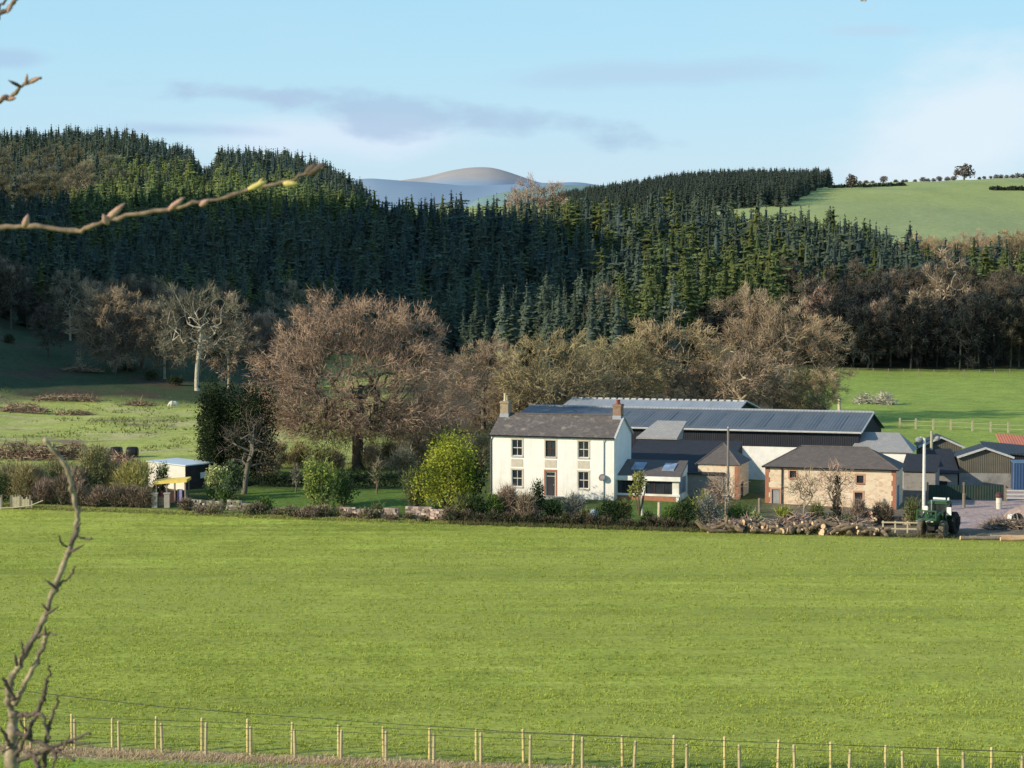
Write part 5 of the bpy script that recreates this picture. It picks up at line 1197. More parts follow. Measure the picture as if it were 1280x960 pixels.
b = MB(); b.box(-.9, .9, -2.9, -1.75, .55, .66); b.box(-.9, .9, -2.95, -2.902, .55, 1.25); b.box(-.9, -.85, -2.9, -1.75, .663, 1.2); b.box(.85, .9, -2.9, -1.75, .663, 1.2); b.tube([(-.4, -1.7, .6), (-.4, -1.0, .8)], .05, 5); b.tube([(.4, -1.7, .6), (.4, -1.0, .8)], .05, 5); b.build('transport_box', m_boards, trc)

# ---- timber, logs and brash
def log_mesh(seed, L, r0, crook=.12):
    r = np.random.default_rng(seed); n = 6; pts = [(L*(i/(n-1)-.5), crook*r.normal()*.5*(0 < i < n-1), crook*r.normal()*.5*(0 < i < n-1)) for i in range(n)]
    rad = [r0*(1+.1*r.normal()) for _ in range(n)]; b = MB(); b.tube(pts, rad, 10, 0, None, False)
    for i in (0, n-1):
        o = len(b.v); k = 10; ring = b.v[i*k:(i+1)*k]; c = Vector((pts[i][0]+(.01 if i else -.01), pts[i][1], pts[i][2]))
        b.add([c]+ring, [(0, 1+j, 1+(j+1) % k) for j in range(k)], 1)
    if r.uniform() < .5: t = r.uniform(-.3, .3)*L; b.tube([(t, 0, 0), (t+.12, r.normal()*.2, r0*1.6)], [r0*.35, r0*.25], 6)
    return b
m_log = M('log_bark', (.30, .225, .155), (.13, .095, .065), 5, .95, .05, stretch=(.3, 1, 1), bstr=.6); m_cut = M('cut_wood', (.76, .55, .36), (.60, .40, .24), 6, .8, .1); m_peel = M('peeled_wood', (.60, .40, .23), (.48, .30, .17), 4, .8, .1, stretch=(.3, 1, 1))
logs = [log_mesh(200+i, [1.0, 1.4, .8, 1.9, 1.2, 2.4][i], [.24, .2, .3, .17, .26, .15][i]).build('log', [m_log, m_cut]) for i in range(6)]
first = [True]*6
def put_log(i, px, Y, z, rz, ry, s, label='rough log with pale cut ends in the long pile at the field edge', group='logs in the long pile', mats=None):
    o = logs[i] if first[i] else logs[i].copy()
    if first[i]: first[i] = False
    else: COL.objects.link(o)
    o.location = G(px, Y, z); o.rotation_euler = (rnd.uniform(0, 6), ry, rz); o.scale = (s, s, s); tag(o, label, 'log', group)
rr = random.Random(31)
for k in range(135):
    t = rr.random(); px = 885+225*(t if t < .35 else .35+.65*(t-.35)/.65)
    hump = .22+.5*math.exp(-((px-1005)/48)**2)+.35*math.exp(-((px-925)/25)**2)+.3*math.exp(-((px-1065)/25)**2)
    ey_ = float(edge_y(W(px, 170)))
    d = rr.uniform(-.6, 2.4); z = .2+max(0, rr.uniform(-.25, 1)*hump)*(1-.25*abs(d-.9)/1.5)
    put_log(rr.randrange(6), px, ey_+d, z, rr.choice([rr.uniform(-.5, .5), rr.uniform(1.0, 2.1), rr.uniform(-.8, .8)]), rr.uniform(-.35, .35), rr.uniform(.55, 1.05))
# unusual pieces
def root_piece(name, px, Y, pts_list, label, mat=m_log):
    b = MB()
    for pts, rad in pts_list: b.tube(pts, rad, 8)
    o = b.build(name, [mat, m_cut]); o.location = G(px, Y); tag(o, label, 'log')
root_piece('forked_log', 884, 171.3, [([(-.8, 0, 1.05), (-.35, 0, .55), (.4, 0, .25), (1.6, .1, .2), (3.2, .2, .35)], [.2, .24, .22, .18, .12]), ([(.2, 0, .3), (1.0, -.1, .55), (1.5, -.1, .75), (2.2, 0, .7)], [.15, .14, .1, .06]), ([(1.5, 0, .3), (1.7, .1, 1.0), (1.75, .1, 1.45)], [.16, .14, .1])], 'crooked fallen trunk with forked root end at the left tip of the log pile')
root_piece('fallen_branch', 1045, 170.5, [([(-1.2, 0, 1.3), (-.4, 0, .85), (.6, 0, .55), (2.0, 0, .4), (4.2, .1, .55)], [.1, .14, .13, .11, .06]), ([(.6, 0, .55), (1.4, -.1, .3), (3.0, -.1, .15)], [.09, .07, .04])], 'long grey branch sloping out of the right side of the log pile')
for px, Y, L_, r0, rz, lab, mt_ in [(1268, 167.2, 3.4, .2, -.05, 'thick peeled orange log lying at the right edge of the photo', m_peel), (1274, 166.4, 2.6, .16, .02, 'thinner peeled log in front of the thick orange one', m_peel), (1228, 167.0, 3.2, .17, .03, 'long grey beam on the ground behind the tractor box', m_bark2), (1062, 177.5, 5.2, .12, -.03, 'long grey pole lying level along the low wall behind the log pile', m_bark2)]:
    o = log_mesh(int(px), L_, r0, .04).build('log', [mt_, m_cut]); o.location = G(px, Y, r0); o.rotation_euler = (0, 0, rz); tag(o, lab, 'log')

def brush(name, seed, L, Wd, h, n, tone, tone2, w=.035):
    r = np.random.default_rng(seed); P = np.stack([r.uniform(-L/2, L/2, n), r.normal(size=n)*Wd/3, np.zeros(n)], 1)
    P[:, 2] = h*np.clip(np.abs(r.normal(size=n)), 0, 1.7)*.5*(1-(2*np.abs(P[:, 0])/L)**3); D = r.normal(size=(n, 3)); D[:, 2] = np.abs(D[:, 2])*.55; D[:, 0] *= 1.4
    V, F = ribbons(P, D, r.uniform(.5, 1.4, n)*min(1, h+.3), w*r.uniform(.6, 1.5, n), r, .12); k = r.uniform(0, 1, (n, 1)); C = np.array(tone)*k+np.array(tone2)*(1-k); C *= r.uniform(.6, 1.3, (n, 1))
    o = link_mesh(name, npmesh(name, V, F, np.repeat(C, 5, 0), [m_bark])); return o
TAN = (.40, .29, .20); TAN2 = (.22, .155, .11)
for i, (px, Y, L_, Wd, h, lab) in enumerate([
    (28, 282, 6.5, 2.5, 1.3, 'largest tan heap of cut brash in the upper left pasture'), (80, 303, 10, 2, .8, 'long low row of tan brash along the foot of the bracken bank'),
    (92, 280, 5, 1.4, .6, 'small flat brash heap right of the largest tan one'), (18, 222, 5, 2.4, 1.8, 'brown brash heap above the hedge at the left edge'),
    (52, 221, 5, 2.2, 1.6, 'second brown brash heap from the left above the hedge'), (92, 222, 4.5, 2.2, 1.7, 'third brown brash heap from the left above the hedge'),
    (122, 219, 3.5, 2, 1.5, 'small pinkish brash heap left of the yellow willow bush'), (150, 212, 4, 2, 1.6, 'brash heap just behind the yellow willow bush'),
    (172, 300, 3.5, 1.5, .6, 'thin brash streak below the pale ash'), (100, 335, 6, 2, .9, 'faded brash heap high on the bracken bank')]):
    o = brush('brush_pile', 300+i, L_, Wd, h, int(260*L_*h/4+200), TAN, TAN2, .045); o.location = G(px, Y); tag(o, lab, 'brush pile')
for i, (px, Y, L_, h, lab) in enumerate([(1262, 174.5, 3.5, .9, 'grey brushwood heaped in the yard at the right edge'), (1000, 173.6, 5, 1.5, 'pinkish twigs piled on top of the log pile'), (930, 173.5, 5, 1.0, 'dull twigs behind the left half of the log pile'), (1062, 173.4, 4, 1.2, 'brown twigs behind the right half of the log pile')]):
    o = brush('brush_pile', 330+i, L_, 1.8, h*.8, 800, (.40, .31, .25), (.20, .15, .12), .04); o.location = G(px, Y); tag(o, lab, 'brush pile')
# tattered white dead branches in the meadow
o = brush('dead_branches', 350, 3.2, 1.6, 2.2, 420, (.62, .57, .47), (.40, .36, .28), .05); o.location = G(1106, 312); tag(o, 'bleached dead branches standing in the meadow behind the barn', 'brush pile')
o = brush('dead_branches', 351, 2.4, 1.4, 1.8, 260, (.55, .52, .42), (.36, .34, .26), .05); o.location = G(1082, 312); tag(o, 'darker tangle left of the bleached dead branches in the meadow', 'brush pile')
for px, Y, h, lab in ((1050, 300, 1.9, 'pale stump post left in the tangle at the meadow edge'), (1058, 262, 1.5, 'thick pale post at the corner of the meadow fence')):
    b = MB(); b.lathe([(.3, -.3), (.26, 0), (.24, h*.8), (.2, h), (.02, h)], 9); o = b.build('post', m_cream); o.location = G(px, Y); tag(o, lab, 'post')
for px, lab in ((144, 'left of two black wrapped bales beyond the willow bush'), (164, 'right of two black wrapped bales beyond the willow bush')):
    b = MB(); b.lathe([(.3, -.6), (.5, -.6), (.58, -.5), (.6, 0), (.58, .5), (.5, .6), (.3, .6)], 18, mat=Matrix.Rotation(R(90), 4, 'Y')); o = b.build('bale', m_black, None, True); o.location = G(px, 224, .55); tag(o, lab, 'bale')

# ---- meadow fence
m_dull = M('dull_timber', (.50, .45, .30), (.36, .32, .22), 4, .9, .1)
mf = empty('meadow_fence', G(1126, 268), 0, 'pale post and rail fence across the meadow behind the sheds', 'fence')
pxs = [1126, 1146, 1168, 1190, 1217, 1240, 1262, 1285, 1310]; p0 = mf.location.copy(); prev = None
for px in pxs:
    p = G(px, 268-(px-1126)*.03)-p0; b = MB(); b.box(p.x-.11, p.x+.11, p.y-.1, p.y+.1, p.z-.3, p.z+1.35); b.build('post', m_dull, mf)
    if prev is not None:
        for z in (.45, 1.0):
            b = MB(); b.tube([prev+Vector((0, 0, z)), p+Vector((0, 0, z+.04))], .03, 4); b.build('rail', m_dull, mf)
    prev = p
wf = empty('boundary_fence', G(1035, 391), 0, 'thin post and wire fence along the dark wood at the top of the meadow', 'fence'); p0 = wf.location.copy(); prev = None
for px in range(1035, 1320, 19):
    p = G(px, 391)-p0; b = MB(); b.box(p.x-.07, p.x+.07, p.y-.07, p.y+.07, p.z-.3, p.z+1.2); b.build('post', m_bark2, wf)
    if prev is not None: b = MB(); b.tube([prev+Vector((0, 0, 1.1)), p+Vector((0, 0, 1.1))], .03, 4); b.build('wire', m_bark2, wf)
    prev = p

# ---- two parallel fences in the foreground
m_post = M('new_post', (.74, .60, .26), (.54, .43, .19), 6, .85, .1, stretch=(1, 1, .2)); m_postd = M('old_post', (.62, .50, .28), (.44, .36, .22), 6, .85, .1, stretch=(1, 1, .2)); m_wire = M('fence_wire_metal', (.07, .068, .06), (.05, .05, .045), 5, .6)
def fence(label, pxs, yf, h, mat, seed, nw):
    r = random.Random(seed); x0 = W(pxs[0], yf(pxs[0])); org = Vector((x0, yf(pxs[0]), 0)); e = empty('wire_fence', org, 0, label, 'fence'); P = []
    for px in pxs:
        Y = yf(px); p = Vector((W(px, Y), Y, gz(W(px, Y), Y)))-org; hh = h*r.uniform(.94, 1.07); q = p+Vector((r.gauss(0, .03), r.gauss(0, .03), hh)); P.append((p, hh))
        b = MB(); b.tube([p-Vector((0, 0, .3)), p+(q-p)*.5, q-Vector((0, 0, .04)), q], [.072, .07, .066, .042], 8); b.build('post', mat, e)
    for k in range(nw):
        b = MB(); pts = []
        for i, (p, hh) in enumerate(P):
            z = .25+(h*.93-.25)*k/(nw-1); pts.append(p+Vector((0, -.065, z)))
            if i < len(P)-1: pts.append((p+P[i+1][0])/2+Vector((0, -.065, z-.02)))
        b.tube(pts, .006 if k < nw-1 else .012, 4); b.build('wire', m_wire, e)
    return e
pa = [-30, 26, 84, 135, 190, 248, 306, 362, 421, 478, 536, 595, 655, 717, 780, 844, 909, 976, 1043, 1112, 1180, 1247, 1316]
pb = [-25, 32, 88, 143.5, 198, 253, 310, 366, 424, 481, 541, 601, 663, 729, 794, 861, 928, 998, 1066, 1135, 1211, 1285]
fence('back row of the two pale post and wire fences at the foot of the field', pa, lambda p: 93.9-.00576*(p-84), 1.45, m_post, 1, 3)
fence('front row of the two pale post and wire fences, beside the dry grass strip', pb, lambda p: 92.6-.0058*(p-143), 1.42, m_postd, 2, 3)
b = MB(); pts = []
for px, py in ((-60, 858), (57, 872), (197, 888), (420, 905), (640, 920), (900, 931), (1300, 946)): pts.append(PT(px, py, 92.2-.0058*(px-84)))
b.tube(pts, .016, 4); o = b.build('electric_wire', m_wire); tag(o, 'dark electric fence wire sagging from the left above the fence posts', 'wire')

# ---- sheep, flowers, blue barrel
def sheep(px, Y):
    e = empty('sheep', G(px, Y), R(200), 'white sheep grazing alone at the top of the left pasture', 'sheep')
    me = bpy.data.meshes.new('body'); v = [(0, 0, .62), (.28, 0, .64), (.5, 0, .66), (.66, 0, .5), (.78, 0, .28), (.86, 0, .16), (-.3, 0, .63), (-.5, 0, .6), (-.6, 0, .45),
        (.38, .14, .4), (.38, .15, .2), (.38, .15, .02), (.38, -.14, .4), (.4, -.15, .2), (.4, -.15, .02), (-.4, .14, .4), (-.46, .15, .22), (-.42, .15, .02), (-.4, -.14, .4), (-.46, -.15, .22), (-.42, -.15, .02)]
    ed = [(0, 1), (1, 2), (2, 3), (3, 4), (4, 5), (0, 6), (6, 7), (7, 8), (1, 9), (9, 10), (10, 11), (1, 12), (12, 13), (13, 14), (6, 15), (15, 16), (16, 17), (6, 18), (18, 19), (19, 20)]
    me.from_pydata(v, ed, []); o = link_mesh('body', me, e); sk = o.modifiers.new('skin', 'SKIN'); rad = [.32, .31, .22, .13, .11, .06, .32, .24, .06]+[.11, .05, .04]*4
    for i, q in enumerate(me.skin_vertices[0].data): q.radius = (rad[i], rad[i]); q.use_root = i == 0
    o.modifiers.new('smooth', 'SUBSURF').render_levels = 2; me.materials.append(M('fleece', (.78, .74, .66), (.66, .62, .54), 7, .95, .05, bstr=.6))
    for s in (-1, 1): b = MB(); b.add([(.74, s*.05, .42), (.7, s*.2, .4), (.78, s*.18, .34)], [(0, 1, 2)]); b.build('ear', _mats['fleece'], e)
sheep(216, 298)
e = empty('barrel', G(742, 177.2), 0, 'light blue plastic barrel standing in the garden before the right window of the house', 'barrel')
b = MB(); b.lathe([(.24, 0), (.28, .05), (.29, .3), (.3, .33), (.29, .37), (.29, .65), (.3, .68), (.29, .72), (.27, 1.0), (.2, 1.1), (.06, 1.12)], 16); b.build('body', M('sky_blue_plastic', (.42, .66, .92), (.36, .58, .85), 3, .4, .4), e); b = MB(); b.lathe([(.06, 1.12), (.06, 1.17), (.02, 1.18)], 8); b.build('cap', m_white2, e)
for px, Y, c, lab in ((703, 177.0, (.85, .80, .45), 'left of two pale yellow daffodil clumps in the garden by the hedge'), (711, 177.2, (.88, .84, .6), 'right of two pale yellow daffodil clumps in the garden by the hedge'), (749, 177.4, (.75, .72, .35), 'daffodil clump at the foot of the light blue barrel'), (667, 177.4, (.8, .7, .3), 'small daffodil clump under the left windows of the house')):
    r_ = np.random.default_rng(int(px)); V, F, C = leaf_cloud(r_, [(0, 0, .28, .38, .3, .2)], 90, .07, c, tuple(x*.8 for x in c)); n = 120
    P = np.stack([r_.normal(size=n)*.22, r_.normal(size=n)*.18, np.zeros(n)], 1); V2, F2 = ribbons(P, r_.normal(size=(n, 3))*.2+np.array([0, 0, 1]), r_.uniform(.25, .45, n), np.full(n, .02), r_)
    o = link_mesh('daffodils', npmesh('daffodils', np.r_[V, V2], [F, F2+len(V)], np.r_[C, np.tile([[.07, .15, .04]], (len(V2), 1))], [m_leaf0])); o.location = G(px, Y, .1); tag(o, lab, 'flowers')
# ================================================================== shrubs, hedge plants, yew
def bush(name, label, px, Y, w, h, n, size, tone, tone2, seed, stems=(.16, .13, .09), lobes=None, twigs=0, tt=None, group=None, cat='bush', stem_h=.45):
    r = np.random.default_rng(seed); rx = w/2
    if lobes is None:
        lobes = []
        for k in range(7):
            a = r.uniform(0, 6.28); q = r.uniform(.15, .6); zz = r.uniform(.28, .78)*h
            lobes.append((rx*q*math.cos(a), rx*q*math.sin(a)*.8, zz, rx*r.uniform(.32, .55), rx*r.uniform(.3, .5), min(h-zz, zz)*r.uniform(.7, 1.05)))
        lobes.append((0, 0, h*.4, rx*.8, rx*.7, h*.4)); lobes.append((0, 0, h*.72, rx*.4, rx*.4, h*.28))
    V, F, C = leaf_cloud(r, lobes, n, size, tone, tone2)
    e = empty(name, G(px, Y, -.1), r.uniform(-.4, .4), label, cat, group)
    b = MB()
    for k in range(5):
        a = r.uniform(0, 6.28); b.tube([(0, 0, 0), (.25*rx*math.cos(a), .25*rx*math.sin(a), h*stem_h*.5), (.6*rx*math.cos(a), .5*rx*math.sin(a), h*stem_h*1.4)], [.045*h**.5, .035*h**.5, .012], 5, 0, stems)
    b.build('stems', m_bark, e)
    Fs = [F]; mi = np.zeros(len(F), int)
    if twigs:
        lb = np.array(lobes); pk = r.integers(0, len(lb), twigs); U = r.normal(size=(twigs, 3)); U /= np.linalg.norm(U, axis=1, keepdims=True)
        P = lb[pk, :3]+U*lb[pk, 3:6]*r.uniform(.4, .95, (twigs, 1)); P[:, 2] = np.abs(P[:, 2]); D = U*.6+np.array([0, 0, .8])+r.normal(size=(twigs, 3))*.35
        V2, F2 = ribbons(P, D, r.uniform(.3, .9, twigs)*min(1, h*.4), np.full(twigs, .022), r, .05); C2 = np.repeat(np.array(tt or tone)*r.uniform(.7, 1.3, (twigs, 1)), 5, 0)
        Fs.append(F2+len(V)); mi = np.r_[mi, np.ones(len(F2), int)]; V = np.r_[V, V2]; C = np.r_[C, C2]
    link_mesh('foliage', npmesh(name+'_foliage', V, Fs, C, [m_leaf, m_twig], mi), e)
    return e
YG, YG2 = (.34, .36, .055), (.15, .19, .035); GN, GN2 = (.12, .19, .05), (.045, .08, .025); DG, DG2 = (.055, .085, .035), (.022, .038, .018)
BR, BR2 = (.21, .17, .12), (.10, .08, .058); OL, OL2 = (.20, .21, .085), (.095, .105, .045); WL, WL2 = (.40, .38, .12), (.24, .24, .085); VA, VA2 = (.50, .52, .24), (.17, .24, .08); GY, GY2 = (.24, .25, .22), (.11, .12, .10)
bush('golden_bush', 'large bright yellow green rounded bush left of the white house', 561, 183.5, 6.4, 7.2, 11000, .11, (.46, .47, .07), (.20, .235, .04), 1, twigs=250, tt=(.3, .27, .1))
bush('bush', 'dark green bush tucked behind the right side of the large yellow green bush', 588, 185.5, 4.0, 5.4, 2200, .13, DG, DG2, 2, twigs=500, tt=(.2, .15, .1))
bush('bush', 'olive bush at the lower left of the large yellow green bush', 520, 184.5, 3.2, 3.6, 1400, .12, OL, OL2, 3, twigs=300)
bush('bush', 'fresh light green bush on the lawn edge below the great beech', 402, 184, 4.2, 4.6, 2400, .14, (.30, .36, .10), (.11, .17, .05), 4, twigs=150)
bush('bush', 'darker green bush touching the fresh light green one on its right', 428, 186.5, 3.6, 3.6, 1500, .12, (.16, .22, .09), GN2, 5, twigs=200)
bush('variegated_bush', 'cream and green variegated shrub right of the dark end of the cabin', 268, 188.5, 2.9, 3.6, 1900, .12, VA, VA2, 6)
bush('bush', 'grey green shrub between the variegated shrub and the curved bare trunk', 289, 190.5, 2.6, 3.7, 1200, .11, (.20, .26, .14), (.07, .11, .05), 7)
bush('hedge_shrub', 'dark low shrub hiding the foot of the variegated shrub', 283, 186.4, 2.6, 1.6, 700, .1, GN, GN2, 8)
bush('willow_bush', 'yellow green willow bush directly left of the cream cabin', 160, 188, 4.6, 3.7, 1300, .11, WL, WL2, 9, twigs=2600, tt=(.36, .33, .12))
bush('willow_bush', 'tall greenish grey willow bush, left of the yellow one', 118, 190, 3.6, 5.2, 1200, .11, OL, OL2, 10, twigs=1800, tt=(.28, .27, .13))
bush('bush', 'dark green leafy bush against the front wall of the cabin', 200, 188.8, 2.2, 3.6, 900, .11, GN, GN2, 11, twigs=250)
bush('bush', 'yellowish dry bush above the board fence at the left edge', 28, 188, 4.4, 3.6, 900, .1, (.33, .30, .13), (.18, .16, .08), 12, twigs=1600, tt=(.34, .28, .14))
bush('bush', 'dark green bush in the very corner above the white fence board', -4, 185.5, 3.0, 3.0, 900, .1, DG, DG2, 13, twigs=200)
for i, (px, Yb, w, h) in enumerate([(52, 186.4, 3.0, 2.3), (76, 186, 2.8, 2.5), (98, 185.6, 2.8, 1.9), (120, 185.2, 2.6, 1.8), (142, 185.0, 2.8, 1.9), (163, 184.8, 2.4, 2.0), (180, 184.6, 2.0, 1.8)]):
    bush('hedge_plant', 'brown twiggy bramble in the low field hedge left of the stone gate pillars', px, Yb, w, h, 420, .09, BR, BR2, 20+i, twigs=1500, tt=(.27, .20, .15), group='brambles in the left field hedge')
# along the field edge before the house and the steading
for i, (px, dY, w, h, t, lab, tw) in enumerate([
    (232, 2.4, 2.2, 1.2, BR, 'little brown bramble at the foot of the dark cabin end', 500), (330, 3.2, 2.4, 1.5, GN, 'small green shrub behind the grey stone wall, under the yew', 150),
    (386, 1.4, 3.4, 1.1, BR, 'low brown bramble before the fresh light green bush', 600), (470, 2.4, 2.2, 1.3, OL, 'low olive shrub behind the warm coloured stone wall', 300),
    (575, 1.6, 2.2, 2.4, OL, 'olive shrub at the right end of the warm stone wall', 350), (598, 1.8, 2.4, 2.3, DG, 'dark shrub left of the house corner in the front hedge', 300),
    (618, 2.2, 2.0, 2.6, GN, 'green shrub before the left corner of the house', 350), (636, 3.2, 2.4, 3.0, BR, 'brown leafless shrub before the lower left window of the house', 1500),
    (660, 2.0, 2.6, 2.6, BR, 'pinkish brown shrub between the lower left window and the door', 1100), (672, 4.0, 1.8, 3.7, DG, 'dark pointed evergreen shrub left of the house door', 150),
    (690, 3.0, 2.4, 2.2, DG, 'dark shrub before the house door', 300), (716, 4.4, 2.8, 2.4, GY, 'grey twiggy shrub under the lower right window', 900),
    (733, 1.6, 2.2, 1.5, OL, 'low olive shrub left of the light blue barrel', 300), (760, 1.8, 3.0, 2.5, DG, 'dark rounded shrub right of the light blue barrel', 300),
    (780, 2.0, 2.2, 2.3, OL, 'yellowish olive shrub before the brick plinth of the garden room', 350), (812, 1.5, 2.2, 1.5, DG, 'low dark shrub in the hedge before the garden room', 250),
    (838, 1.8, 2.4, 2.0, GN, 'green shrub at the right end of the garden room', 300), (858, 1.8, 2.4, 2.6, DG, 'dark green shrub below the blue grey lean-to', 350),
    (886, 2.2, 3.2, 3.0, GY, 'large grey green shrub at the foot of the utility pole', 700), (879, 4.6, 1.8, 3.2, WL, 'bright yellow shrub behind the large grey green one by the utility pole', 100),
    (922, 4.0, 2.4, 2.0, GN, 'green shrub before the shaded side of the pyramid roofed building', 500), (941, 4.2, 2.0, 1.5, VA, 'pale fresh green shrub left of the stone barn', 150),
    (984, 4.2, 2.0, 1.9, YG, 'yellow green shrub below the left end of the stone barn', 250), (1022, 4.8, 2.2, 2.1, OL, 'olive shrub before the middle of the stone barn', 500),
    (1075, 6.4, 2.2, 2.2, BR, 'dark purplish leafless shrub before the round window of the stone barn', 1200), (1105, 7.4, 2.4, 2.0, BR, 'brown leafless shrub at the right corner of the stone barn', 1100),
    (1142, 7.2, 2.0, 2.6, OL, 'olive shrub left of the white lamp post, behind the tractor', 350), (1060, 3.8, 2.0, 1.3, GN, 'low green shrub behind the right end of the log pile', 200)]):
    x_ = W(px, 172); bush('hedge_shrub', lab, px, float(edge_y(x_))+dY, w, h, int(420*w*h/4+250), .1, t, {BR: BR2, OL: OL2, DG: DG2, GN: GN2, GY: GY2, WL: WL2, VA: VA2, YG: YG2}[t], 40+i, twigs=tw, tt=(.30, .23, .17) if t is BR else None)
for i, px in enumerate([250, 264, 305, 318, 346, 362, 378, 404, 418, 436, 452, 466, 492, 508, 528, 556]):
    x_ = W(px, 177); bush('hedge_plant', 'scrubby brown or olive plant growing over the low stone wall before the lawn', px+rnd.uniform(-4, 4), float(edge_y(x_))+rnd.uniform(.5, 2.0), rnd.uniform(1.3, 2.2), rnd.uniform(.6, 1.2), 260, .085, [BR, OL, GN][i % 3], [BR2, OL2, GN2][i % 3], 500+i, twigs=420, tt=(.28, .22, .15), group='scrubby plants over the garden wall')
for i, px in enumerate(np.arange(566, 872, 13)):
    x_ = W(px, 173); bush('hedge_plant', 'dark tangled plant at the bottom of the hedge along the field before the house', px+rnd.uniform(-4, 4), float(edge_y(x_))+.75, 1.7, rnd.uniform(.75, 1.35), 330, .085, [DG, (.08, .075, .04), DG, OL2][i % 4], [DG2, (.035, .03, .02), DG2, DG2][i % 4], 100+i, twigs=260, tt=(.14, .11, .08), group='plants in the dark field hedge before the house')
# clipped hedge at the back of the lawn
bx = np.random.default_rng(77); a = G(325, 198.5); d = G(497, 196.5)
lb = [(t*(d-a).length, 0, .75, .9, .6, .75) for t in np.linspace(0, 1, 16)]
V, F, C = leaf_cloud(bx, lb, 5200, .1, (.05, .075, .04), (.022, .036, .02)); e = empty('hedge', a, math.atan2(d.y-a.y, d.x-a.x), 'long dark clipped hedge at the back of the lawn, in the shade of the beech', 'hedge'); link_mesh('foliage', npmesh('hedge_foliage', V, F, C, [m_leaf]), e)
for px, Y, h, w, lab in ((470, 193.5, 3.2, 1.0, 'slender green young tree at the right end of the lawn'), (368, 194, 2.6, .9, 'tiny pale blossoming tree on the lawn left of the fresh green bush')):
    e = bush('young_tree', lab, px, Y, w, h, 260, .09, (.20, .22, .10) if px > 400 else (.55, .50, .36), GN2 if px > 400 else (.3, .26, .17), int(px), lobes=[(0, 0, h*.62, w*.5, w*.5, h*.3), (.1, 0, h*.8, w*.3, w*.3, h*.2)], twigs=160, tt=(.3, .25, .17), cat='tree', stem_h=.5)
bush('bush', 'pale tan shrub beyond the lawn, right of the curved bare trunk', 335, 206, 3.6, 2.6, 900, .11, (.34, .29, .18), (.18, .16, .09), 130, twigs=700)
bush('bush', 'pale flowering shrub behind the lawn hedge below the beech limbs', 500, 207, 4.4, 3.0, 900, .12, (.36, .31, .20), (.16, .14, .08), 131, twigs=700)
bush('bush', 'olive shrub behind the clipped hedge, left of the beech trunk', 400, 209, 4.4, 3.0, 900, .12, OL, OL2, 132, twigs=500)
for i, (px, Y, w, h, t, lab) in enumerate([
    (345, 214, 3.6, 2.8, 0, 'tan shrub low under the left limbs of the great beech'), (372, 217, 3.2, 2.4, 1, 'olive shrub under the left limbs of the great beech'),
    (418, 212, 2.6, 2.2, 0, 'pale tan shrub at the left foot of the beech trunk'), (466, 213, 3.0, 2.6, 0, 'pale tan shrub at the right foot of the beech trunk'),
    (490, 216, 3.2, 2.6, 1, 'olive shrub under the right limbs of the great beech'), (522, 214, 3.8, 3.6, 0, 'tall tan shrub behind the large yellow green bush'),
    (545, 222, 4.2, 4.0, 1, 'olive thicket between the beech and the house, behind the large yellow green bush'), (600, 212, 3.2, 4.2, 1, 'olive shrub close behind the left corner of the house'),
    (320, 209, 2.4, 2.0, 1, 'olive shrub at the right foot of the dark yew'), (44, 189, 3.4, 3.0, 0, 'tan bush right of the yellowish dry one at the left edge'),
    (70, 190, 3.4, 3.6, 1, 'olive bush midway along the left field hedge'), (94, 189, 3.0, 3.0, 0, 'tan bush left of the tall greenish grey willow'),
    (140, 190, 2.8, 3.4, 1, 'olive bush between the two willow bushes'), (8, 190, 3.2, 3.2, 1, 'olive bush at the far left end of the field hedge')]):
    bush('bush', lab, px, Y, w, h, 650, .11, (.36, .29, .18) if t == 0 else (.27, .255, .115), (.20, .155, .10) if t == 0 else (.13, .13, .06), 400+i, twigs=1300, tt=(.36, .28, .19) if t == 0 else (.27, .24, .13))
# dense bushes that fill the ground between the oaks behind the barns
for i, px in enumerate([560, 590, 618, 660, 700, 735, 775, 815, 850, 890, 935, 985, 1020]):
    bush('thicket_bush', 'dull brown thicket bush under the oaks behind the house and barns', px+rnd.uniform(-8, 8), 256+rnd.uniform(-4, 14), 5, rnd.uniform(2.5, 4.2), 700, .14, (.09, .08, .05), (.045, .04, .028), 140+i, twigs=900, tt=(.17, .135, .10), group='thicket bushes under the oaks')
bush('bush', 'pale olive bush right of the broad oak at the corner of the meadow', 1018, 268, 5, 4.5, 1300, .14, (.27, .24, .13), (.12, .13, .06), 170, twigs=900)
for i, (px, Y) in enumerate([(12, 352), (120, 354), (190, 333), (218, 328), (160, 340)]):
    bush('gorse_bush', 'dark scrubby bush scattered over the bracken bank', px, Y, rnd.uniform(2.5, 4.5), rnd.uniform(1.2, 2.2), 500, .14, (.07, .09, .045), (.04, .05, .025), 180+i, twigs=300, group='scrubby bushes on the bracken bank')

